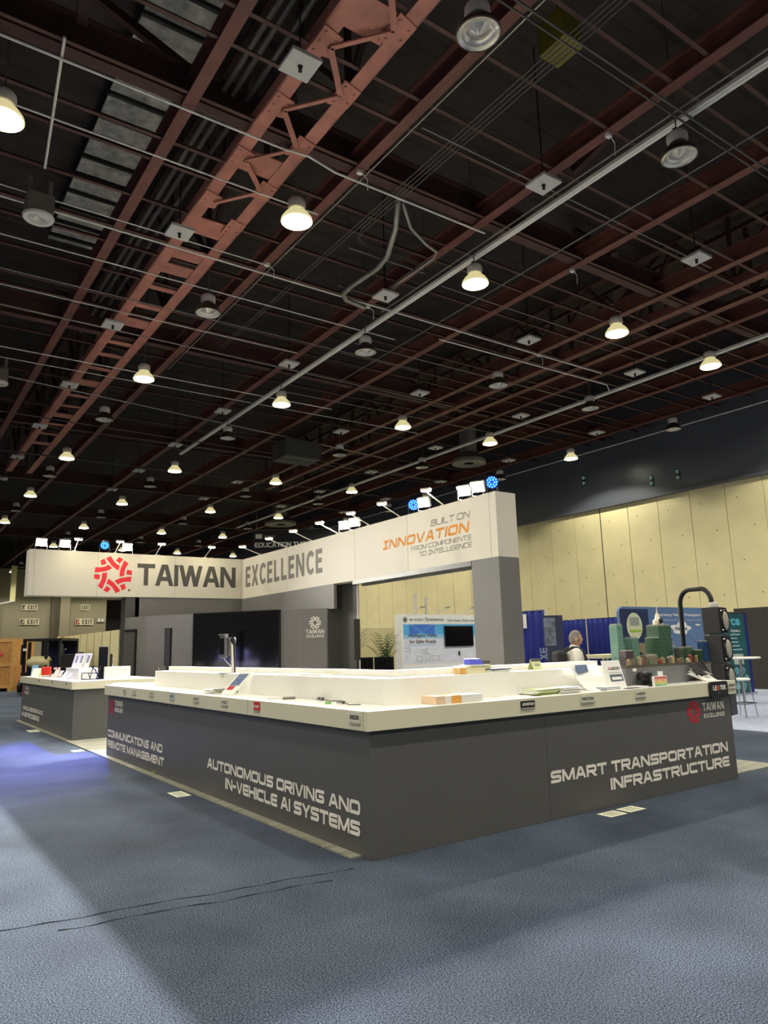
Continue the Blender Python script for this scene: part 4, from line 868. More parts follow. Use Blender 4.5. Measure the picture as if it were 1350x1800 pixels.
mb = MB(); mb.lathe((4.40, .52, 1.69), [(.06, 0), (.055, .05), (.03, .07), (.02, .12), (.006, .14), (.002, .22), (.0, .225)], 10); mb.build('spire', mat('spire_white', (226, 214, 190), .4), tw)
mb = MB(); mb.lathe((4.36, .45, 1.735), [(.0, -.02), (.03, -.01), (.03, .01), (.0, .02)], 12, M=Matrix.Rotation(PI / 2, 3, 'X')); mb.build('dark_dial', M_BLACK, tw)
tower(3.72, 3.92, .27, 1.365, (176, 158, 124), 'low broad tan model building at the front of the miniature city', d=.08)
tower(4.47, 4.56, .36, 1.43, (104, 118, 100), 'grey-green model building right of the tallest tower', d=.07)
tower(4.60, 4.72, .34, 1.435, (88, 142, 96), 'mid green model building right of the black pole', d=.07)
tower(4.66, 4.77, .25, 1.40, (60, 104, 72), 'dark green model building in front near the blue tower', d=.06)
tower(4.775, 4.875, .25, 1.50, (42, 92, 166), 'bright blue model tower at the right end of the miniature city', d=.07)
t = thing('ferris_wheel_model', 'small grey ferris wheel of the miniature city beside the black pole', 'ferris wheel', (4.72, .6, ZB))
mb = MB(); q = Matrix.Rotation(PI / 2, 3, 'X')
for k in range(24): a, c_ = 2 * PI * k / 24, 2 * PI * (k + 1) / 24; mb.bar((4.72 + .09 * math.cos(a), .6, 1.41 + .09 * math.sin(a)), (4.72 + .09 * math.cos(c_), .6, 1.41 + .09 * math.sin(c_)), .008, .008)
for k in range(6): a = PI * k / 6; mb.bar((4.72 + .09 * math.cos(a), .6, 1.41 + .09 * math.sin(a)), (4.72 - .09 * math.cos(a), .6, 1.41 - .09 * math.sin(a)), .004, .004)
mb.build('wheel', M_SEAM, t); mb = MB(); mb.bar((4.67, .6, ZB), (4.72, .6, 1.41), .01, .01); mb.bar((4.77, .6, ZB), (4.72, .6, 1.41), .01, .01); mb.build('support', M_SEAM, t)
random.seed(11); cols = [(150, 130, 96), (120, 112, 96), (170, 156, 120), (126, 92, 84), (98, 120, 92), (190, 178, 150), (140, 60, 56)]
for i in range(16):
    x = 3.40 + .088 * i; y = .235 + .02 * (i % 2); c = cols[i % 7]; h = .03 + .05 * random.random()
    mb = MB(); mb.box(x, x + .05, y - .015, y + .015, ZB + .004, ZB + h); mb.prism([(x, y - .015, ZB + h), (x + .05, y - .015, ZB + h), (x + .025, y - .015, ZB + h + .018)], (0, .03, 0))
    tag(mb.build('model_house', mat('house_%d_%d_%d' % c, c, .6), loc=(x, y, ZB)), 'tiny model house in the front row of the miniature city, %s from the left' % ORD[i], 'model house', 'tiny model houses')

# ------------------------------------------------------------------ traffic signal on a hooked pole
t = thing('traffic_signal', 'black three-lamp traffic signal hanging from a hooked black pole', 'traffic signal', (5.0, .6, 0.012))
P = [(5.0, .62, .02), (5.0, .61, 1.2), (5.0, .60, 1.95)]
for k in range(1, 9): a = PI / 2 * k / 8; P.append((5.0 + .004 * k, .60 - .13 * (1 - math.cos(a)), 1.95 + .16 * math.sin(a)))
for k in range(1, 9): a = PI / 2 * k / 8; P.append((5.035, .34 - .13 * math.sin(a), 1.95 + .16 * math.cos(a)))
P.append((5.04, .21, 1.90)); mb = MB(); mb.tube(P, .028, 14); mb.build('pole', M_BLACK, t)
mb = MB(); mb.lathe((5.0, .62, .012), [(.0, 0), (.2, 0), (.2, .02), (.05, .03), (.035, .1)], 20); mb.build('pole_base', M_BLACK, t)
mb = MB(); mb.lathe((5.04, .19, 1.88), [(.05, 0), (.055, .02), (.05, .05), (.03, .06)], 16); mb.build('collar', M_LAMPW, t)
sx0, sx1, sy0, sy1 = 4.915, 5.165, .085, .30
RS = Matrix.Translation((5.04, .19, 0)) @ Matrix.Rotation(math.radians(14), 4, 'Z') @ Matrix.Translation((-5.04, -.19, 0))
class MR(MB):
    def __init__(s): super().__init__(); s.M = RS
for k in range(4):
    zt = 1.88 - .325 * k; zb = zt - .32 if k < 3 else .64
    mb = MR(); mb.box(sx0, sx1, sy0 + .02, sy1, zb + .004, zt); sec = mb.build('section', mat('signal_grey', (66, 64, 66), .35), t, bevel=.012)
    mb = MR(); mb.box(sx0 + .005, sx1 - .005, sy0, sy0 + .022, zb + .012, zt - .008); mb.build('door', M_BLACK, t, bevel=.006)
    if k < 3:
        zc = (zt + zb) / 2; q = Matrix.Rotation(PI / 2, 3, 'X')
        mb = MR(); mb.lathe((5.04, sy0, zc), [(.0, .035), (.06, .03), (.1, .018), (.118, .0)], 24, M=q); mb.build('lens', mat('signal_lens', (168, 164, 152), .25), t)
        mb = MR(); mb.lathe((5.04, sy0, zc), [(.118, .0), (.122, .02), (.128, .02), (.13, .0)], 24, M=q); mb.build('lens_ring', M_BLACK, t)
        mb = MR()
        for dz in (-.11, .11): mb.lathe((sx0 + .018, sy0 - .001, zc + dz), [(.0, .01), (.012, .008), (.014, 0)], 8, M=q); mb.tube([(sx0 + .01, sy0 - .004, zc + dz), (sx0 + .05, sy0 - .012, zc + dz + .01)], .005, 6)
        mb.build('latch', M_CHROME, t)

# ================================================================== LEFT ISLAND ITEMS
def lean(x, y, w_, h, yaw, m, name, label, cat, th=.012, tilt=.25, par=None):
    """a leaning board: faces the aisle, tilted back, with a prop behind it"""
    t = thing(name, label, cat, (x, y, H)); u = Vector((math.cos(yaw), math.sin(yaw), 0)); n = u.cross(Z); v = (Z - n * tilt).normalized() * h
    o = Vector((x, y, H + .002)) - u * w_ / 2; mb = MB(); mb.obox(o, u * w_, v, -n * th); mb.build('board', m, t, bevel=.003)
    mb = MB(); mb.obox(o + u * w_ * .4 + v * .8 - n * (th + .001), u * w_ * .2, -v * .8 - n * .14 + Z * 0, -n * .006); mb.build('prop', m, t)
    return t, o, u, v, n
t, o, u, v, n = lean(.17, 14.9, .16, .27, -.75, mat('sheet_sky', (132, 176, 220), .5), 'standing_sheet', 'pale blue standing card at the far end of the left counter', 'display card'); mb = MB(); mb.obox(o + u * .03 + v * .2 + n * .001, u * .1, v * .5, n * .002); mb.build('print', M_PAPER, t)
t, o, u, v, n = lean(.16, 14.62, .22, .24, -.75, M_PAPER, 'brochure_board', 'white leaning brochure board beside the pale blue card', 'display board', tilt=.8)
t, o, u, v, n = lean(.2, 14.15, .12, .2, -.75, mat('card_lime', (196, 220, 140), .5), 'standing_card', 'lime green leaning card left of the red device', 'display card', tilt=.6)
t = thing('red_device', 'bright red boxy device with white feet on the left counter', 'device', (.27, 13.85, H))
mb = MB(); rotbox(mb, (.27, 13.85, H + .035), .18, .24, .19, -.35); mb.build('body', mat('device_red', (226, 44, 38), .4), t, bevel=.02)
mb = MB(); rotbox(mb, (.262, 13.85, H + .012), .17, .22, .025, -.35); mb.build('white_band', M_PAPER, t)
mb = MB(); rotbox(mb, (.27, 13.85, H), .17, .22, .014, -.35); mb.build('foot', M_BLACK, t)
mb = MB(); rotbox(mb, (.182, 13.885, H + .075), .006, .12, .1, -.35); mb.build('front_panel', mat('device_red_dark', (190, 30, 30), .4), t)
for i, (x, y, c, h, lab) in enumerate(((.36, 13.5, (206, 92, 40), .1, 'small orange sensor device right of the red one'), (.42, 13.2, (190, 80, 50), .13, 'rust-coloured round sensor device before the black monitor'), (.3, 13.1, (60, 56, 54), .06, 'low dark device at the front of the left counter'))):
    t = thing('sensor_device', lab, 'device', (x, y, H))
    mb = MB(); mb.lathe((x, y, H), [(.0, h), (.04, h), (.055, h * .8), (.05, h * .3), (.06, .01), (.06, 0), (0, 0)], 14); mb.build('body', mat('dev_%d' % c[0], c, .4), t)
    mb = MB(); mb.lathe((x - .045, y - .03, H + h * .55), [(.0, .014), (.02, .01), (.024, 0)], 10, M=Matrix.Rotation(-PI / 2, 3, 'Y')); mb.build('lens', M_BLACK, t)
for i, (x, y, w_, h, lab) in enumerate(((.66, 13.5, .36, .30, 'wide black monitor seen from behind on the left counter'), (.80, 13.0, .16, .34, 'narrow black monitor turned sideways, right of the wide one'))):
    t = thing('monitor', lab, 'monitor', (x, y, H)); yaw = -.8 + .5 * i
    mb = MB(); rotbox(mb, (x, y, H + .2), w_, .03, h, yaw); mb.build('panel', M_BLACK, t, bevel=.006)
    mb = MB(); mb.tube([(x + .02, y + .03, H + .015), (x + .02, y + .03, H + .4)], .018, 8); mb.lathe((x + .02, y + .03, H), [(0, 0), (.1, 0), (.1, .012), (0, .018)], 18); mb.build('stand', M_BLACK, t)
ZW = 1.265
for i, (x, y) in enumerate(((.37, 11.55), (.40, 11.25), (.45, 10.93))):
    t = thing('product_sign', 'narrow white leaning sign on the white block, %s of three from the left' % ORD[i], 'sign', (x, y, ZW)); u = Vector((.75, -.66, 0)); nq = u.cross(Z); v = (Z + u * .3).normalized() * .30
    mb = MB(); mb.obox(Vector((x, y, ZW)) - u * .06, u * .12, v, -nq * .008); mb.build('board', M_PAPER, t)
    mb = MB(); mb.obox(Vector((x, y, ZW)) - u * .02 + v * .35 + nq * .001, u * .05, v * .5, nq * .001); mb.build('print', M_PRTXT, t)
    mb = MB(); mb.obox(Vector((x, y, ZW)) - nq * .01 - u * .05, u * .1, -nq * .08, Z * .006); mb.build('foot', M_PAPER, t)
for i, (x, y) in enumerate(((.14, 12.2), (.14, 11.75), (.14, 11.35), (.15, 11.0))):
    t = thing('leaflet_stand', 'small white bent-wire leaflet stand at the front of the left counter, %s from the left' % ORD[i], 'leaflet stand', (x, y, H))
    mb = MB(); mb.tube([(x - .05, y + .05, H + .008), (x + .03, y - .02, H + .2 - .03 * i)], .008, 6); mb.tube([(x - .03, y - .08, H + .008), (x + .05, y - .15, H + .2 - .03 * i)], .008, 6); mb.build('leg', M_PAPER, t)
    mb = MB(); mb.obox((x - .03, y + .02, H + .05), (.02, -.13, 0), (.06, -.05, .13 - .02 * i), (.006, 0, 0)); mb.build('card', M_PAPER, t)
    mb = MB(); mb.tube([(x - .055, y + .055, H + .006), (x - .02, y - .085, H + .006)], .006, 6); mb.build('foot', M_PAPER, t)
mb = MB(); mb.obox((.12, 12.55, H), (.1, -.1, 0), (.05, -.05, .22), (.02, .02, 0)); t = thing('phone_display', 'white phone stand with black and red handsets on the left counter', 'phone stand', (.16, 12.5, H)); mb.build('stand', M_PAPER, t)
mb = MB(); mb.obox((.14, 12.52, H + .09), (.04, -.04, 0), (.025, -.025, .09), (-.01, -.01, 0)); mb.build('handset', M_BLACK, t); mb = MB(); mb.obox((.2, 12.46, H + .13), (.03, -.03, 0), (.02, -.02, .08), (-.01, -.01, 0)); mb.build('handset', M_LRED, t)
t = thing('wire_rack', 'black thin-framed little chair-shaped rack on the left counter', 'rack', (.42, 10.35, H))
mb = MB()
for a_, b_ in (((.30, 10.5, 0), (.30, 10.5, .12)), ((.40, 10.3, 0), (.46, 10.3, .26)), ((.44, 10.42, 0), (.40, 10.42, .12)), ((.56, 10.2, 0), (.47, 10.25, .2)), ((.48, 10.15, .0), (.56, 10.15, .24)), ((.30, 10.5, .12), (.46, 10.4, .12)), ((.40, 10.3, .12), (.54, 10.15, .12)), ((.43, 10.34, .24), (.56, 10.15, .24)), ((.43, 10.34, .24), (.5, 10.25, .17)), ((.3, 10.5, .003), (.56, 10.15, .003))): mb.bar((a_[0], a_[1], H + a_[2] + .004), (b_[0], b_[1], H + b_[2] + .004), .014, .014)
mb.build('frame', M_BLACK, t)
t = thing('tall_panel_device', 'tall glossy black standing panel on the left counter', 'display panel', (.66, 10.4, H))
mb = MB(); rotbox(mb, (.66, 10.4, H + .02), .17, .05, .60, -.35); mb.build('panel', mat('panel_gloss', (26, 26, 30), .15), t, bevel=.01)
mb = MB(); rotbox(mb, (.66, 10.4, H), .2, .14, .02, -.35); mb.build('base', M_BLACK, t)
t = thing('slim_speaker_bar', 'slim black bar with clips standing right beside the tall black panel', 'device', (.76, 10.2, H))
mb = MB(); rotbox(mb, (.76, 10.2, H), .045, .05, .48, -.35); mb.build('bar', M_BLACK, t, bevel=.006)
mb = MB(); mb.box(.77, .79, 10.16, 10.18, H + .36, H + .39); mb.box(.77, .79, 10.16, 10.18, H + .25, H + .29); mb.build('clip', M_CHROME, t)
mb = MB(); mb.tube([(.85, 10.05, H + .004), (.88, 9.95, H + .15), (.9, 9.87, H + .22), (.93, 9.81, H + .2), (.9, 9.808, H + .14)], .003, 6); obj1('cable', mb, M_TXTG, 'thin loose cable looping over the small white riser', 'cable', (.85, 10.05, H))
mb = MB(); rotbox(mb, (.72, 9.98, H), .24, .12, .01, .1); obj1('leaflet', mb, mat('leaflet_blue', (120, 160, 220), .5), 'pale blue leaflet lying behind the small white riser', 'leaflet', (.72, 9.98, H))

# ================================================================== FLOOR GRAPHICS (loose paper signs on the carpet)
for i, (c, s, yaw, lab) in enumerate((((2.46, -.175), (.23, .16), .0, 'cream paper notice on the carpet, left of the pair before the right counter'), ((2.74, -.165), (.23, .16), .0, 'cream paper notice on the carpet, right of the pair before the right counter'), ((-.21, 3.46), (.16, .32), .0, 'cream paper notice on the carpet before the left face of the long counter'), ((-.22, 8.2), (.17, .26), .0, 'white paper notice on the carpet at the gap between the counters'), ((-.2, 12.3), (.2, .5), .0, 'white paper notice on the carpet before the left counter'))):
    t = thing('paper_notice', lab, 'paper notice', (c[0], c[1], .001)); mb = MB(); rotbox(mb, (c[0], c[1], .0005), s[0], s[1], .002, yaw); mb.build('sheet', mat('notice_cream', (238, 236, 206), .6), t)
    mb = MB()
    for k in range(3): mb.box(c[0] - s[0] * .3, c[0] + s[0] * .3, c[1] - s[1] * .3 + k * s[1] * .25, c[1] - s[1] * .2 + k * s[1] * .25, .0025, .003)
    mb.build('print', M_PRTXT, t)
mb = MB(); mb.tube([(-.02, 4.95, .012), (-.03, 4.93, .05)], .006, 6); obj1('tape_tab', mb, mat('tape_yellow', (220, 210, 60), .5), 'tiny yellow tape tab at the foot of the long counter', 'tape', (-.02, 4.95, 0))

# ================================================================== BACKGROUND RIGHT
def banner_text(t, text, o, u, v, h, wd, m, name='lettering', **k): mb = MB(); words(mb, text, o, u, v, h, wd, **k); mb.build(name, m, t)
t = thing('popup_banner', 'wide blue rounded pop-up banner with a dark navy left panel and white cloud', 'banner', (11.6, 5.3, 0.012))
P = []
for cx, cz, a0 in ((13.06, 2.10, 0), (10.12, 2.10, 90), (10.12, .2, 180), (13.06, .2, 270)):
    for k in range(6): a = math.radians(a0 + 18 * k); P.append((cx + .15 * math.cos(a), 5.3, cz + .15 * math.sin(a)))
mb = MB(); mb.prism(P, (0, .06, 0)); mb.build('fabric', mat('banner_sky', (96, 126, 170), .6, var=.12, scale=.6), t)
mb = MB(); mb.box(10.2, 10.5, 5.2, 5.5, .012, .06); mb.box(12.7, 13.0, 5.2, 5.5, .012, .06); mb.build('foot', M_CHROME, t)
mb = MB(); mb.box(10.0, 10.98, 5.292, 5.298, 1.48, 2.20); mb.build('navy_panel', mat('banner_navy', (28, 44, 84), .6), t)
q = Matrix.Rotation(PI / 2, 3, 'X')
def ell(mb, cx, y, cz, rx, rz, n=24, m=0): mb.prism([(cx + rx * math.cos(2 * PI * k / n), y, cz + rz * math.sin(2 * PI * k / n)) for k in range(n)], (0, -.003, 0), m)
mb = MB(); ell(mb, 10.46, 5.29, 1.83, .27, .29); e_ = mb.build('oval', mat('oval_cream', (214, 220, 186), .6), t)
mb = MB(); mb.box(10.30, 10.62, 5.281, 5.286, 1.84, 2.02); mb.build('monitor_picture', mat('pict_grey', (160, 164, 160), .5), e_)
mb = MB(); mb.box(10.28, 10.66, 5.280, 5.286, 1.70, 1.75); mb.build('green_band', mat('pict_lime', (160, 190, 70), .5), e_)
mb = MB(); P = []
for k in range(40):
    a = 2 * PI * k / 40; rr = 1 + .12 * math.sin(5 * a + 1) + .1 * math.sin(3 * a); P.append((12.16 + .36 * rr * math.cos(a), 5.293, 1.76 + .12 * rr * math.sin(a) + (.05 if .9 < a < 2.0 else 0)))
mb.prism(P, (0, -.003, 0)); mb.build('cloud', M_PAPER, t)
for cx, cz in ((11.2, 1.93), (11.7, 1.60), (12.85, 1.85)):
    mb = MB(); ell(mb, cx, 5.293, cz, .1, .02); mb.build('cloud', M_PAPER, t)
banner_text(t, 'glance', (11.9, 5.288, 1.70), X, Z, .12, .5, mat('banner_slate', (70, 96, 130), .6), bold=.02)
banner_text(t, 'Emergency Vehicle Preemption', (11.25, 5.297, 2.03), X, Z, .085, 1.75, M_PAPER, bold=.02)
banner_text(t, 'Traffic Business & Systems Intelligence Ideas', (11.35, 5.297, 1.93), X, Z, .06, 1.65, mat('banner_pale', (190, 208, 232), .6))
mb = MB(); mb.bar((12.05, 5.296, 1.65), (11.7, 5.296, 1.45), .01, .004); mb.bar((12.4, 5.296, 1.65), (12.7, 5.296, 1.45), .01, .004); mb.build('line', M_PRTXT, t)
t = thing('display_cabinet', 'beige display cabinet with dark screen in front of the blue banner', 'cabinet', (10.7, 5.0, .012)); mb = MB(); mb.box(10.42, 10.95, 4.8, 5.2, .012, 1.46); mb.build('body', mat('cab_beige', (150, 138, 112), .6), t); mb = MB(); mb.box(10.46, 10.91, 4.795, 4.8, 1.0, 1.30); mb.build('screen', M_SCREEN, t)
t = thing('banner_stand', 'teal green retractable banner with pale lettering, right of the traffic signal', 'banner', (15.9, 6.3, .012))
mb = MB(); mb.box(14.95, 16.78, 6.3, 6.32, .06, 2.2); mb.build('fabric', mat('banner_teal', (34, 92, 98), .6, var=.3, scale=2.0), t)
mb = MB(); mb.box(16.70, 16.84, 6.299, 6.33, .06, 2.22); mb.build('blue_edge', mat('edge_blue', (28, 40, 120), .6), t)
mb = MB(); mb.box(14.93, 16.8, 6.28, 6.34, 2.19, 2.225); mb.build('top_rail', M_CHROME, t); mb = MB(); mb.box(14.93, 16.8, 6.2, 6.44, .012, .07); mb.build('base', M_CHROME, t)
mb = MB(); mb.box(15.5, 15.55, 6.34, 6.36, .07, 2.19); mb.build('pole', M_CHROME, t)
banner_text(t, 'rce', (15.85, 6.297, 1.86), X, Z, .19, .62, mat('letter_aqua', (96, 200, 220), .5), bold=.03)
mb = MB(); letters(mb, 'FORM', (15.98, 6.297, 1.68), X, Z, .06, .46, t=.25); mb.build('lettering', M_PAPER, t)
mb = MB()
for k, (z_, w_) in enumerate(((1.6, .46), (1.5, .3), (1.4, .34), (1.3, .4), (1.2, .5))): mb.box(15.95, 15.95 + w_, 6.294, 6.298, z_, z_ + .03)
mb.build('text_lines', mat('letter_paleteal', (170, 210, 210), .6), t)
mb = MB(); mb.box(15.98, 16.45, 6.290, 6.298, .82, 1.1); mb.build('picture', mat('pict_pale', (190, 200, 190), .5, var=.4, scale=20), t)
mb = MB()
for k in range(9):
    cx, cz = 15.75 + .3 * (k % 3) + .15 * ((k // 3) % 2), .25 + .2 * (k // 3); mb.prism([(cx + .13 * math.cos(PI / 3 * j + .5), 6.297, cz + .11 * math.sin(PI / 3 * j + .5)) for j in range(6)], (0, -.004, 0))
mb.build('hexagon_pictures', mat('hex_pale', (110, 160, 170), .5, var=.5, scale=12), t)
# bar stool and high table
t = thing('bar_stool', 'white-topped bar stool with four thin chrome legs at the right', 'bar stool', (10.95, 3.33, .012))
mb = MB(); mb.lathe((10.95, 3.33, .70), [(.0, 0), (.17, 0), (.185, .015), (.185, .03), (.16, .045), (.0, .05)], 24); mb.build('seat', M_WHITE, t)
for dx, dy in ((-.18, -.14), (.18, -.14), (.18, .16), (-.18, .16)):
    mb = MB(); mb.tube([(10.95 + dx * 1.15, 3.33 + dy * 1.15, .014), (10.95 + dx * .7, 3.33 + dy * .7, .70)], .012, 8); mb.build('leg', M_CHROME, t)
mb = MB(); R4 = [(10.95 + dx * 1.02, 3.33 + dy * 1.02, .26) for dx, dy in ((-.18, -.14), (.18, -.14), (.18, .16), (-.18, .16))]
for k in range(4): mb.tube([R4[k], R4[(k + 1) % 4]], .01, 6)
mb.build('foot_rail', M_CHROME, t)
t = thing('high_table', 'round white high table behind the bar stool at the right', 'table', (13.9, 4.95, .012))
mb = MB(); mb.lathe((13.9, 4.95, 1.03), [(.0, 0), (.42, 0), (.45, .015), (.45, .03), (.42, .045), (.0, .045)], 32); mb.build('tabletop', M_WHITE, t)
mb = MB(); mb.tube([(13.9, 4.95, .03), (13.9, 4.95, 1.03)], .035, 12); mb.build('column', M_CHROME, t); mb = MB(); mb.lathe((13.9, 4.95, .012), [(.0, 0), (.26, 0), (.26, .012), (.04, .03)], 28); mb.build('base', M_CHROME, t)
# drapes
def drape(name, a, b_, h, label):
    a, b_ = Vector(a), Vector(b_); t = thing(name, label, 'drape', a); L_ = (b_ - a).length; d = (b_ - a) / L_; nrm = Vector((-d.y, d.x, 0)); n = int(L_ * 26); V = []
    for i in range(n + 1):
        s_ = L_ * i / n; off = .035 * math.sin(s_ * 26 + .7 * math.sin(s_ * 5)) ; p = a + d * s_
        V += [p + nrm * off * 1.3 + Z * .03, p + nrm * off + Z * (h - .25), p + nrm * off * .6 + Z * h]
    mb = MB(); mb.add(V, [(3 * i + k, 3 * i + 3 + k, 3 * i + 4 + k, 3 * i + 1 + k) for i in range(n) for k in range(2)], 0, True); c = mb.build('curtain', M_DRAPE, t); so = c.modifiers.new('s', 'SOLIDIFY'); so.thickness = .008
    mb = MB(); mb.tube([a + Z * (h - .02), b_ + Z * (h - .02)], .018, 8); mb.build('rail', M_CHROME, t)
    mb = MB(); mb.tube([b_ + nrm * .05, b_ + nrm * .05 + Z * h], .024, 8); mb.lathe(b_ + nrm * .05 + Z * .0, [(0, 0), (.2, 0), (.2, .012), (0, .016)], 16); mb.build('post', M_LAMPW, t)
    return t
dr1 = drape('drape', (12.2, 10.45, 0), (12.2, 9.48, 0), 2.44, 'navy blue pleated drape right of the grey pillar')
mb = MB(); mb.box(12.13, 12.15, 10.12, 10.24, 1.95, 2.35); tag(mb.build('hanging_card', M_PAPER, loc=(12.14, 10.18, 2.15)), 'white card hanging on the navy drape by the pillar', 'card')
dr2 = drape('drape', (20.2, 19.5, 0), (20.2, 14.7, 0), 2.44, 'far navy drape left part, behind the person')
dr3 = drape('drape', (20.2, 14.66, 0), (20.2, 12.3, 0), 2.44, 'far navy drape right part, left of the blue banner')
t = thing('banner_stand', 'dark grey narrow banner with pale lettering, behind the person', 'banner', (11.5, 8.5, 0))
u = Vector((.82, -.57, 0)); mb = MB(); o = Vector((11.33, 8.72, .05)); nq = u.cross(Z)
mb.obox(o, u * .50, Z * 2.18, -nq * .02); mb.build('fabric', mat('banner_slate_dark', (40, 46, 70), .6), t); mb = MB(); mb.obox(o + u * .0 + Z * 1.4 + nq * .002, u * .30, Z * .72, nq * .003); mb.build('photo', mat('photo_grey', (104, 112, 124), .5, var=.5, scale=8), t)
mb = MB(); letters(mb, 'XE', o + u * .05 + Z * 1.05 + nq * .003, Z, -u, .2, .3, t=.22); mb.build('lettering', mat('letter_greyblue', (120, 128, 150), .6), t)
mb = MB(); mb.obox(o - Z * .05 - nq * .12, u * .52, Z * .05, nq * .24); mb.build('base', M_CHROME, t)
t = thing('counter_table', 'low cream-topped table right behind the person', 'table', (9.3, 5.4, .012)); mb = MB(); mb.box(9.0, 9.85, 5.0, 5.6, 1.18, 1.26); mb.build('tabletop', mat('table_cream', (214, 208, 170), .5), t, bevel=.01)
for dx in (9.05, 9.76):
    for dy in (5.05, 5.51): mb = MB(); mb.box(dx, dx + .04, dy, dy + .04, .012, 1.18); mb.build('leg', M_CHROME, t)
t = thing('office_chair', 'dark round-backed chair between the cream table and the miniature city', 'chair', (9.7, 4.7, .012)); mb = MB(); mb.M = Matrix.Translation((9.7, 4.75, 0)) @ Matrix.Rotation(-.6, 4, 'Z')
mb.lathe((0, 0, 1.1), [(.0, -.03), (.2, -.02), (.22, 0), (.2, .02), (.0, .03)], 20, M=Matrix.Rotation(PI / 2, 3, 'X')); mb.build('backrest', M_BLACK, t, bevel=.0)
mb = MB(); mb.lathe((9.7, 4.75 - .2, .62), [(.0, 0), (.22, 0), (.22, .05), (.0, .06)], 20); mb.build('seat', M_BLACK, t); mb = MB(); mb.tube([(9.7, 4.55, .03), (9.7, 4.55, .62)], .03, 8); mb.tube([(9.72, 4.72, .64), (9.72, 4.79, 1.0)], .02, 8); mb.lathe((9.7, 4.55, .012), [(0, 0), (.26, 0), (.26, .02), (0, .03)], 20); mb.build('base', M_CHROME, t)

# opposite booth seen through the opening
t = thing('exhibit_wall', 'white and blue booth back wall with lettering and product drawings, seen through the opening', 'stand wall', (11.7, 13.55, 0))
mb = MB(); mb.box(10.1, 13.25, 13.5, 13.62, 0, 2.5); mb.box(10.06, 10.12, 13.3, 13.66, 0, 2.5); mb.build('wall_panel', M_PAPER, t)
mb = MB(); mb.box(10.12, 13.25, 13.494, 13.5, 1.88, 2.20); mb.build('blue_sky_print', mat('print_cyan', (90, 176, 226), .5, var=.3, scale=1.2), t)
mb = MB()
for P_ in ([(10.5, 13.492, 2.19), (10.95, 13.492, 1.95), (10.5, 13.492, 1.85)], [(11.5, 13.492, 2.19), (10.95, 13.492, 1.95), (11.5, 13.492, 1.85)], [(10.6, 13.491, 2.19), (11.4, 13.491, 2.19), (10.98, 13.491, 1.98)]): mb.poly(P_)
mb.build('blue_facets', mat('print_azure', (70, 120, 214), .5), t)
mb = MB(); mb.box(10.12, 13.25, 13.493, 13.5, 1.76, 1.88); mb.build('light_sky_print', mat('print_pale_cyan', (160, 208, 236), .5), t)
mb = MB(); mb.box(10.12, 13.25, 13.492, 13.5, 1.0, 1.76); mb.build('pale_print', mat('print_lilac_white', (226, 228, 238), .5), t)
banner_text(t, 'e-con Systems', (10.52, 13.495, 2.27), X, Z, .14, 1.35, M_TXTG, bold=.01); banner_text(t, 'Think Vision. Think e-con', (12.03, 13.495, 2.28), X, Z, .08, 1.15, M_TXTD)
mb = MB()
for k in range(6): a = PI * k / 6; mb.bar((10.35 - .1 * math.cos(a), 13.496, 2.34 - .1 * math.sin(a)), (10.35 + .1 * math.cos(a), 13.496, 2.34 + .1 * math.sin(a)), .018, .004, up=(0, 1, 0))
mb.build('star_mark', M_TXTG, t)
banner_text(t, 'Intelligent Vision', (10.45, 13.488, 1.78), X, Z, .12, 1.13, M_TXTD, bold=.015); banner_text(t, 'for Safer Roads', (10.48, 13.488, 1.61), X, Z, .12, 1.05, M_TXTD, bold=.015)
mb = MB(); mb.box(10.45, 11.55, 13.488, 13.492, 1.55, 1.565); mb.build('rule', mat('print_cyan', (0, 0, 0)), t)
mb = MB()
for k, (x, z, w_, h) in enumerate(((10.75, 1.06, .22, .16), (11.1, 1.06, .16, .22), (11.35, 1.08, .3, .14), (10.95, 1.3, .1, .12), (11.1, 1.3, .08, .14), (10.25, 1.38, .25, .1))):
    for a_, b_ in (((x, z), (x + w_, z)), ((x, z + h), (x + w_, z + h)), ((x, z), (x, z + h)), ((x + w_, z), (x + w_, z + h))): mb.bar((a_[0], 13.49, a_[1]), (b_[0], 13.49, b_[1]), .012, .004, up=(0, 1, 0))
mb.build('drawing', M_PRTXT, t)
tv2 = thing('television', 'black flat television on the white and blue booth wall', 'television', (12.5, 13.45, 1.5))
mb = MB(); mb.box(11.88, 13.06, 13.43, 13.488, 1.49, 2.14); mb.build('housing', M_BLACK, tv2); mb = MB(); mb.box(11.9, 13.04, 13.426, 13.43, 1.51, 2.12); mb.build('screen', M_SCREEN, tv2)
mb = MB(); mb.box(12.44, 12.5, 13.47, 13.489, 1.2, 1.34); tag(mb.build('camera_module', M_BLACK, loc=(12.47, 13.48, 1.27)), 'small black camera module under the television', 'camera')
for i, x in enumerate((10.58, 11.6, 12.7)):
    t = thing('arm_light', 'white arm light on top of the white and blue booth, %s from the left' % ORD[i], 'arm light', (x, 13.55, 2.5)); mb = MB(); mb.tube([(x, 13.55, 2.5), (x, 13.5, 2.53), (x + .24, 13.3, 2.72)], .014, 6); mb.build('arm', M_LAMPW, t); mb = MB(); mb.bar((x + .22, 13.32, 2.71), (x + .38, 13.28, 2.73), .05, .03); mb.build('lamp_head', M_TXTG, t)
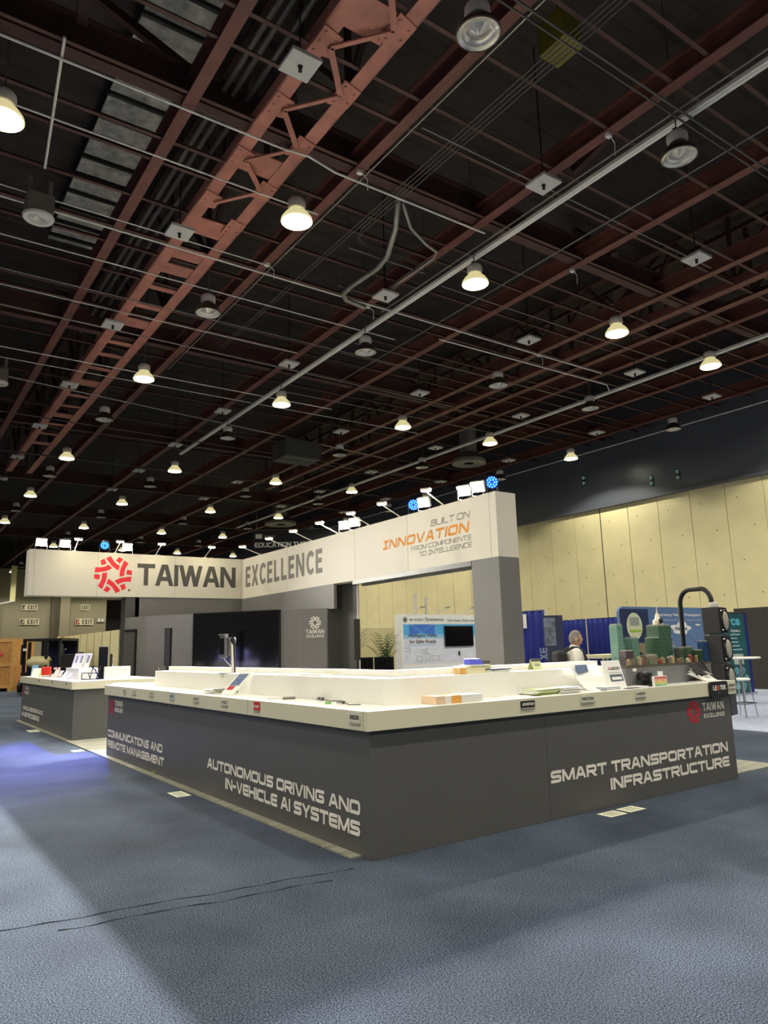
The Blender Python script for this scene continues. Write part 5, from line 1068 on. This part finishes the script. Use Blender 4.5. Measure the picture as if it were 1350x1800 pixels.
for i, (x, y, h) in enumerate(((11.30, 14.2, 3.2), (11.75, 14.2, 3.08))):
    t = thing('slim_post', 'slim pale post rising behind the white and blue booth, %s of two' % ('left' if i == 0 else 'right'), 'post', (x, y, 0)); mb = MB(); mb.tube([(x, y, .01), (x, y, h)], .05, 10); mb.build('pole', M_LAMPW, t); mb = MB(); mb.lathe((x, y, h - .04), [(.0, .05), (.07, .05), (.07, 0), (.05, 0)], 12); mb.build('cap', M_LAMPW, t)
# palms and skirted tables
def palm(x, y, ht, label):
    t = thing('potted_palm', label, 'potted palm', (x, y, .012)); mb = MB(); mb.lathe((x, y, .012), [(.0, 0), (.15, 0), (.2, .36), (.21, .38), (.18, .38), (.17, .32), (.0, .32)], 20); mb.build('pot', M_BLACK, t)
    mb = MB()
    for k in range(5): a = k * 1.26; mb.tube([(x + .03 * math.cos(a), y + .03 * math.sin(a), .32), (x + .05 * math.cos(a), y + .05 * math.sin(a), ht * .55)], .012, 6)
    mb.build('stems', mat('palm_stem', (96, 104, 56), .6), t); mb = MB(); rnd = random.Random(int(x * 100))
    for k in range(20):
        a = k * 2.4; ln = .28 + .22 * rnd.random(); b0 = Vector((x, y, ht * (.42 + .2 * rnd.random()))); d = Vector((math.cos(a), math.sin(a), 0)); pts = []; hh = (ht - b0.z) * (.55 + .45 * rnd.random())
        for i in range(11): s_ = i / 10; pts.append(b0 + d * ln * s_ ** 1.5 + Z * hh * (1.35 * s_ - .35 * s_ * s_))
        for i in range(1, 11):
            p = pts[i]; tg = (pts[i] - pts[i - 1]).normalized(); sd = tg.cross(Z); sd = sd.normalized() if sd.length > .05 else Vector((-d.y, d.x, 0))
            mb.add([p - sd * .005, p + sd * .005, pts[i - 1]], [(0, 1, 2)])
            for sg in (-1, 1):
                tip = p + sd * sg * .13 * (1.15 - i / 14) + tg * .10 - Z * .03; mb.add([p - tg * .016, p + tg * .016, tip], [(0, 1, 2)])
    mb.build('fronds', M_GREEN, t)
palm(6.98, 11.32, 2.0, 'potted palm beside the black column speaker, left of two'); palm(7.61, 10.67, 1.90, 'potted palm against the white booth edge, right of two')
for i, (a, b_) in enumerate((((6.49, 10.42), (6.88, 10.16)), ((6.9, 10.14), (7.29, 9.88)))):
    t = thing('skirted_table', 'black skirted table in front of the palms, %s of two' % ('left' if i == 0 else 'right'), 'table', (a[0], a[1], .012)); d = Vector((b_[0] - a[0], b_[1] - a[1], 0)); nq = Vector((d.y, -d.x, 0)).normalized() * .02; dp = Vector((.2, .28, 0)); o = Vector((a[0], a[1], .02))
    mb = MB(); n = 40; V = []
    for k in range(n + 1): p = o + d * k / n + nq * math.sin(k * 1.9); V += [p, p + Z * 1.24]
    mb.add(V, [(2 * k, 2 * k + 2, 2 * k + 3, 2 * k + 1) for k in range(n)]); sk = mb.build('skirt', mat('skirt_black', (24, 24, 26), .8), t); sk.modifiers.new('s', 'SOLIDIFY').thickness = .006
    mb = MB(); mb.obox(o + Z * 1.24, d, dp, Z * .03); mb.build('tabletop', mat('skirt_black', (0, 0, 0)), t); mb = MB()
    for c in (o + dp * .9 + d * .05, o + dp * .9 + d * .95): mb.tube([c, c + Z * 1.2], .018, 8)
    mb.build('leg', M_CHROME, t)

# ================================================================== BACKGROUND LEFT
def crate(x, y, sx, sy, h, yaw, label):
    t = thing('wooden_crate', label, 'crate', (x, y, 0)); Mx = Matrix.Translation((x, y, 0)) @ Matrix.Rotation(yaw, 4, 'Z')
    mb = MB(); mb.M = Mx; mb.box(-sx / 2 + .03, sx / 2 - .03, -sy / 2 + .03, sy / 2 - .03, .14, h); mb.build('box', M_CRATE, t)
    mb = MB(); mb.M = Mx; m2 = mat('crate_batten', (206, 156, 92), .6, var=.12)
    for z0, z1_ in ((.14, .28), (h / 2 - .07, h / 2 + .07), (h - .16, h - .02)): mb.box(-sx / 2, sx / 2, -sy / 2, -sy / 2 + .03, z0, z1_); mb.box(-sx / 2, -sx / 2 + .03, -sy / 2, sy / 2, z0, z1_)
    for x0 in (-sx / 2, sx / 2 - .14): mb.box(x0, x0 + .14, -sy / 2 - .004, -sy / 2 + .03, .14, h)
    for y0 in (-sy / 2, sy / 2 - .14): mb.box(-sx / 2 - .004, -sx / 2 + .03, y0, y0 + .14, .14, h)
    mb.build('batten', m2, t); mb = MB(); mb.M = Mx
    for x0 in (-sx / 2 + .05, -.08, sx / 2 - .21): mb.box(x0, x0 + .16, -sy / 2, sy / 2, 0, .14)
    mb.build('skid', m2, t); mb = MB(); mb.M = Mx; mb.box(-.1, .25, -sy / 2 - .012, -sy / 2 - .005, h * .68, h * .72); mb.build('label_strip', mat('label_pink', (232, 60, 110), .5), t)
crate(2.2, 34.0, 1.55, 2.2, 2.36, -.55, 'large light-wood shipping crate with pink label behind the left counter'); crate(.55, 35.6, 1.6, 2.0, 2.36, -.55, 'light-wood shipping crate cut off by the left edge of the view')
t = thing('forklift', 'black forklift parked beside the wooden crate', 'forklift', (3.1, 28.8, 0)); MX = Matrix.Translation((3.1, 28.8, 0)) @ Matrix.Rotation(-.62, 4, 'Z'); DK = mat('forklift_black', (20, 22, 30), .4)
def fk(name, m, boxes, par=t):
    mb = MB(); mb.M = MX
    for bx_ in boxes: mb.box(*bx_)
    return mb.build(name, m, par)
fk('chassis', DK, [(-.7, .7, -1.0, 1.2, .2, .9), (-.65, .65, .3, 1.2, .9, 1.15)]); fk('overhead_guard', DK, [(-.78, -.68, -.8, -.7, .9, 2.2), (.68, .78, -.8, -.7, .9, 2.2), (-.78, -.68, .8, .9, .9, 2.2), (.68, .78, .8, .9, .9, 2.2), (-.78, .78, -.82, .9, 2.14, 2.24)])
fk('mast', DK, [(-.4, -.3, -1.15, -1.05, .1, 2.1), (.3, .4, -1.15, -1.05, .1, 2.1), (-.4, .4, -1.13, -1.07, 1.3, 1.4)]); fk('fork', M_STEELD, [(-.3, -.18, -2.0, -1.15, .08, .13), (.18, .3, -2.0, -1.15, .08, .13)])
fk('seat', mat('seat_navy', (30, 36, 84), .6), [(-.3, .3, -.1, .45, 1.0, 1.12), (-.35, .35, .4, .55, 1.1, 1.85)]); fk('rear_guard', mat('guard_navy', (16, 20, 52), .5), [(-.66, .66, .84, .88, 1.15, 2.14)]); fk('dash_panel', DK, [(-.45, .45, -.95, -.8, .9, 1.35), (-.8, -.74, -.9, -.6, 1.2, 2.0), (.74, .8, -.9, -.6, 1.2, 2.0)])
mb = MB(); mb.M = MX @ Matrix.Translation((0, -.95, 1.28)) @ Matrix.Rotation(PI / 2, 4, 'Y'); mb.lathe((0, 0, -.42), [(.0, 0), (.2, .0), (.24, .06), (.24, .78), (.2, .84), (.0, .84)], 20)
for k in range(6): mb.lathe((0, 0, -.36 + .13 * k), [(.24, 0), (.252, .02), (.24, .04)], 20)
mb.build('gas_tank', mat('tank_beige', (196, 184, 140), .5), t)
for i, (x, y) in enumerate(((-.72, -.75), (.72, -.75), (-.68, .8), (.68, .8))):
    mb = MB(); mb.M = MX @ Matrix.Translation((x, y, .32)) @ Matrix.Rotation(PI / 2, 4, 'Y'); mb.lathe((0, 0, -.1), [(.0, 0), (.24, 0), (.32, .03), (.32, .17), (.24, .2), (0, .2)], 20); mb.build('wheel', M_BLACK, t)
mb = MB(); mb.M = MX; mb.box(-.74, -.6, -.86, -.82, 1.75, 1.85); mb.box(.1, .4, .56, .58, 1.75, 1.83); mb.build('work_lamp', M_PAPER, t)
mb = MB(); mb.M = MX; mb.lathe((.3, .0, 2.24), [(.0, .09), (.05, .08), (.06, 0)], 12); mb.build('beacon', mat('beacon_amber', (230, 210, 120), .4), t)
# exit signs on the far wall
def exit_sign(x0, x1, z0, z1_, label, pict):
    t = thing('exit_sign', label, 'exit sign', ((x0 + x1) / 2, 71.2, z0)); yq = 71.88; mb = MB(); mb.box(x0, x1, yq, 71.98, z0, z1_); mb.build('panel', mat('sign_cream', (222, 210, 176), .6), t)
    h = z1_ - z0; xs = x0 + (x1 - x0) * (.38 if pict else .12); mb = MB(); letters(mb, 'EXIT', (xs, yq, z0 + h * .16), X, Z, h * .68, x1 - xs - .08, t=.2, lift=.02, font=HUM, gap=.3); mb.build('lettering', M_TXTD, t)
    if pict:
        mb = MB(); mb.box(x0 + .06, xs - .25, yq - .03, yq - .01, z0 + .08, z1_ - .08); pc = mb.build('pictogram_panel', mat('sign_red', (150, 60, 50), .6) if pict == 2 else M_TXTD, t)
        mb = MB(); mb.bar((x0 + .2, yq - .035, z0 + h * .25), (x0 + .35, yq - .035, z0 + h * .75), .08, .01, up=(0, 1, 0)); mb.bar((x0 + .2, yq - .035, z0 + h * .55), (x0 + .42, yq - .035, z0 + h * .5), .06, .01, up=(0, 1, 0)); mb.build('pictogram', mat('sign_cream', (0, 0, 0)), pc)
exit_sign(8.29, 9.7, 5.88, 6.45, 'upper left exit sign on the far wall', 1); exit_sign(8.22, 9.9, 4.5, 5.1, 'lower left exit sign on the far wall', 1)
exit_sign(13.62, 14.45, 5.92, 6.5, 'upper right exit sign on the far wall', 0); exit_sign(13.15, 14.85, 4.47, 5.1, 'lower right exit sign on the far wall', 2)
t = thing('wall_box', 'small grey box with two discs right of the lower exit sign', 'wall box', (15.5, 71.9, 4.9)); mb = MB(); mb.box(15.2, 15.9, 71.85, 72, 4.75, 5.15); mb.build('box', M_SEAM, t); mb = MB(); ell(mb, 15.38, 71.85, 4.95, .1, .1); ell(mb, 15.72, 71.85, 4.95, .1, .1); mb.build('disc', M_PAPER, t)
t = thing('canopy_light', 'pale vertical light panel high at the far left wall', 'light panel', (6.2, 62, 5.9)); mb = MB(); mb.box(5.9, 6.3, 62.0, 62.3, 6.0, 9.0); mb.build('panel', mat('pale_yellow_panel', (214, 208, 150), .6), t); mb = MB(); mb.tube([(6.1, 62.1, 9.0), (6.1, 62.1, 12.36)], .03, 6); mb.build('hanger', M_STEELD, t); mb = MB(); mb.bar((6.3, 62.1, 6.1), (5.0, 62.1, 5.8), .3, .1); mb.build('arm', M_LAMPW, t)
# hanging banner
t = thing('hanging_banner', 'black hanging banner with white lettering above the header corner', 'banner', (14.7, 28.8, 6.5)); o = Vector((12.85, 30.1, 6.55)); u = Vector((.818, -.575, 0)); nq = u.cross(Z)
mb = MB(); mb.obox(o, u * 5.2, Z * 1.2, -nq * .03); mb.build('fabric', mat('banner_black', (26, 27, 34), .6), t)
mb = MB(); mb.tube([o + Z * 1.2, o + u * 5.2 + Z * 1.2], .03, 8); mb.build('top_bar', M_STEELD, t); mb = MB(); mb.tube([o + u * .2 + Z * 1.2, o + u * .2 + Z * 5.8], .012, 6); mb.tube([o + u * 5 + Z * 1.2, o + u * 5 + Z * 5.8], .012, 6); mb.build('cable', M_STEELD, t)
mb = MB(); letters(mb, 'EDUCATION THEATER', o + u * .1 + Z * .28 + nq * .004, u, Z, .26, 3.6, t=.22); mb.build('lettering', M_PAPER, t)
mb = MB(); mb.obox(o + u * .15 + Z * .75 + nq * .004, u * .35, Z * .24, nq * .004); mb.build('logo_block', M_PAPER, t); mb = MB(); words(mb, 'event', o + u * .6 + Z * .78 + nq * .004, u, Z, .17, .6); mb.build('lettering', M_PRTXT, t)

# ================================================================== PERSON
def person(x, y, yaw):
    t = None
    def skin(name, verts, edges, radii, root, sub=2):
        me = bpy.data.meshes.new(name); me.from_pydata(verts, edges, []); o = bpy.data.objects.new(name, me); COL.objects.link(o)
        o.modifiers.new('k', 'SKIN'); 
        for i, r in enumerate(radii):
            sv = me.skin_vertices[0].data[i]; sv.radius = r if isinstance(r, tuple) else (r, r); sv.use_root = (i == root)
        s_ = o.modifiers.new('s', 'SUBSURF'); s_.levels = s_.render_levels = sub
        dg = bpy.context.evaluated_depsgraph_get(); m2 = bpy.data.meshes.new_from_object(o.evaluated_get(dg)); vs = [v.co.copy() for v in m2.vertices]; fs = [tuple(p.vertices) for p in m2.polygons]
        bpy.data.objects.remove(o); return vs, fs
    mb = MB()
    # body skeleton, local x forward
    V = [(0, 0, .93), (0, 0, 1.10), (0, 0, 1.30), (-.01, 0, 1.40), (.0, 0, 1.45), (.015, 0, 1.50)]; E_ = [(0, 1), (1, 2), (2, 3), (3, 4), (4, 5)]; R_ = [(.14, .11), (.13, .105), (.14, .11), (.10, .08), .056, .054]
    for s in (1, -1):
        b0 = len(V); V += [(-.01, .17 * s, 1.375), (-.03, .215 * s, 1.12), (.05, .225 * s, .90), (.08, .22 * s, .83)]; R_ += [.056, .044, .031, (.03, .02)]; E_ += [(3, b0), (b0, b0 + 1), (b0 + 1, b0 + 2), (b0 + 2, b0 + 3)]
        l0 = len(V); V += [(0, .09 * s, .88), (.02 * s, .10 * s, .49), (.02 * s - .02, .105 * s, .09), (.02 * s + .12, .115 * s, .04)]; R_ += [.085, .06, .042, (.04, .03)]; E_ += [(0, l0), (l0, l0 + 1), (l0 + 1, l0 + 2), (l0 + 2, l0 + 3)]
    a, f = skin('body', V, E_, R_, 0); mb.add(a, f, 0, True)
    for s in (1, -1):      # hands: four fingers and a thumb, each its own chain
        for k in range(4):
            yy_ = .22 * s; xx_ = .055 + .018 * k; zz_ = .80; ln = (.06, .075, .08, .068)[3 - k]
            a, f = skin('finger', [(xx_, yy_, zz_ + .03), (xx_ + .008, yy_, zz_ - ln * .5), (xx_ + .006, yy_ - .02 * s, zz_ - ln)], [(0, 1), (1, 2)], [.0095, .0085, .007], 0, 1); mb.add(a, f, 0, True)
        a, f = skin('thumb', [(.09, .215 * s, .84), (.125, .205 * s, .80), (.13, .198 * s, .765)], [(0, 1), (1, 2)], [.012, .01, .008], 0, 1); mb.add(a, f, 0, True)
    # head: profile-shaped ellipsoid
    n, k_ = 20, 16; HV = []; cz = 1.575
    for i in range(k_ + 1):
        th = PI * i / k_; zz_ = math.cos(th)
        for j in range(n):
            ph = 2 * PI * j / n; cx, cy = math.cos(ph), math.sin(ph); r = math.sin(th); xx_ = .098 * r * cx; yy_ = .076 * r * cy; z_ = .118 * zz_
            if zz_ < -.1: yy_ *= 1 + .28 * (zz_ + .1); xx_ += .016 * (-zz_) * (1 if cx > 0 else -.3)
            fr = max(0, cx) ** 6 * r
            xx_ += fr * (.026 * math.exp(-((zz_ + .12) / .13) ** 2) + .008 * math.exp(-((zz_ - .28) / .12) ** 2) + .010 * math.exp(-((zz_ + .45) / .1) ** 2) + .012 * math.exp(-((zz_ + .8) / .15) ** 2) - .006 * math.exp(-((zz_ - .1) / .08) ** 2))
            HV.append((.03 + xx_, yy_, cz + z_))
    mb.add(HV, [(i * n + j, (i + 1) * n + j, (i + 1) * n + (j + 1) % n, i * n + (j + 1) % n) for i in range(k_) for j in range(n)], 0, True)
    for s in (1, -1): mb.lathe((.02, .074 * s, cz - .01), [(.0, -.012), (.02, -.01), (.03, .0), (.02, .012), (.0, .012)], 12, M=Matrix.Rotation(PI / 2, 3, 'X') @ Matrix.Scale(1.25, 3, Y))
    Mx = Matrix.Translation((x, y, 0)) @ Matrix.Rotation(yaw, 4, 'Z'); sk = mat('skin', (196, 150, 124), .55, var=.08)
    def fin(name, mb_, m, par=None, rem=None):
        mb_.v = [Mx @ p for p in mb_.v]; o = mb_.build(name, m, par, loc=None if par else (x, y, 0)); 
        if rem:
            r = o.modifiers.new('r', 'REMESH'); r.mode = 'VOXEL'; r.voxel_size = rem; r.use_smooth_shade = True; dg = bpy.context.evaluated_depsgraph_get(); m2 = bpy.data.meshes.new_from_object(o.evaluated_get(dg)); old = o.data; o.modifiers.clear(); o.data = m2
            if not m2.materials: m2.materials.append(m)
        return o
    body = fin('person', mb, sk, rem=.008)
    tag(body, 'grey-haired person in white polo shirt with black backpack, facing right behind the counter', 'person')
    # eyes, brows, mouth
    for s in (1, -1):
        q = MB(); q.lathe((.112, .03 * s, cz + .012), [(.0, .004), (.008, .003), (.012, 0)], 10, M=Matrix.Rotation(PI / 2, 3, 'Y')); fin('eye', q, M_BLACK, body)
        q = MB(); q.bar((.122, .015 * s, cz + .034), (.108, .048 * s, cz + .032), .008, .006); fin('eyebrow', q, mat('brow', (96, 88, 80), .8), body)
    q = MB(); q.bar((.122, -.02, cz - .062), (.122, .02, cz - .062), .007, .005); fin('mouth', q, mat('lips', (160, 100, 88), .6), body)
    # hair cap
    q = MB(); HC = []
    for p in HV:
        c_ = Vector((.03, 0, cz)); d = Vector(p) - c_; HC.append(c_ + d * 1.07 + Z * .004)
    F = []
    for i in range(k_):
        for j in range(n):
            mid = Vector(HV[i * n + j]) ; zz_ = (mid.z - cz) / .118; xr = (mid.x - .03) / .098
            if zz_ > .52 + .25 * max(0, xr) or (xr < .12 and zz_ > -.25) or (xr < -.45 and zz_ > -.55): F.append((i * n + j, (i + 1) * n + j, (i + 1) * n + (j + 1) % n, i * n + (j + 1) % n))
    q.add(HC, F, 0, True); h = fin('hair', q, mat('hair_grey', (128, 122, 116), .8, var=.25, scale=60), body); h.modifiers.new('s', 'SOLIDIFY').thickness = .012
    # shirt
    q = MB()
    for lo_, hi_ in ((0, 1),):
        rings = [(.90, .0, .0), (.90, .135, .17), (1.1, .128, .165), (1.25, .135, .182), (1.34, .128, .195), (1.395, .105, .17), (1.43, .08, .10), (1.455, .068, .072), (1.457, .0, .0)]; nn_ = 24; V = []
        for z_, rx, ry in rings: V += [(rx * math.cos(2 * PI * j / nn_), ry * math.sin(2 * PI * j / nn_), z_) for j in range(nn_)]
        q.add(V, [(i * nn_ + j, i * nn_ + (j + 1) % nn_, (i + 1) * nn_ + (j + 1) % nn_, (i + 1) * nn_ + j) for i in range(len(rings) - 1) for j in range(nn_)], 0, True)
    for s in (1, -1): q.tube([(-.01, .12 * s, 1.37), (-.012, .165 * s, 1.355), (-.02, .20 * s, 1.28), (-.028, .215 * s, 1.16)], .072, 16, r2=.066)
    sh = fin('shirt', q, mat('shirt_white', (226, 222, 212), .8, var=.04, scale=12, bump=.2), body, rem=.012)
    q = MB(); q.lathe((.005, 0, 1.435), [(.07, 0), (.078, .02), (.07, .035), (.062, .02)], 20, M=Matrix.Rotation(.25, 3, 'Y')); fin('collar', q, mat('shirt_white', (0, 0, 0)), body)
    V = [(0, 0, .90), (0, .09, .85), (.02, .10, .5), (0, .105, .12), (0, -.09, .85), (-.02, -.10, .5), (-.04, -.105, .12)]
    q = MB(); a, f = skin('trousers', V, [(0, 1), (1, 2), (2, 3), (0, 4), (4, 5), (5, 6)], [(.15, .125), .10, .075, .065, .10, .075, .065], 0); q.add(a, f, 0, True); fin('trousers', q, mat('trouser_navy', (44, 48, 60), .8), body)
    for s in (1, -1): q = MB(); q.M = Matrix.Translation((.02 * s + .03, .11 * s, 0)); q.lathe((0, 0, 0.002), [(.0, 0), (.05, 0), (.055, .04), (.045, .09), (.0, .1)], 16, M=Matrix.Scale(2.4, 3, X)); fin('shoe', q, M_BLACK, body)
    q = MB(); q.M = Matrix.Translation((-.24, 0, 1.17)); q.box(-.09, .09, -.16, .16, -.22, .22); bp = fin('backpack', q, mat('backpack_black', (30, 30, 34), .7), body); bv = bp.modifiers.new('b', 'BEVEL'); bv.width = .05; bv.segments = 3
    for s in (1, -1): q = MB(); q.tube([(-.16, .10 * s, 1.38), (-.07, .105 * s, 1.435), (.02, .11 * s, 1.435), (.095, .115 * s, 1.385), (.135, .12 * s, 1.28), (.125, .15 * s, 1.14), (-.10, .17 * s, 1.05)], .02, 8); fin('backpack_strap', q, mat('backpack_black', (0, 0, 0)), body)
    return body
person(5.90, 3.08, math.radians(-33))
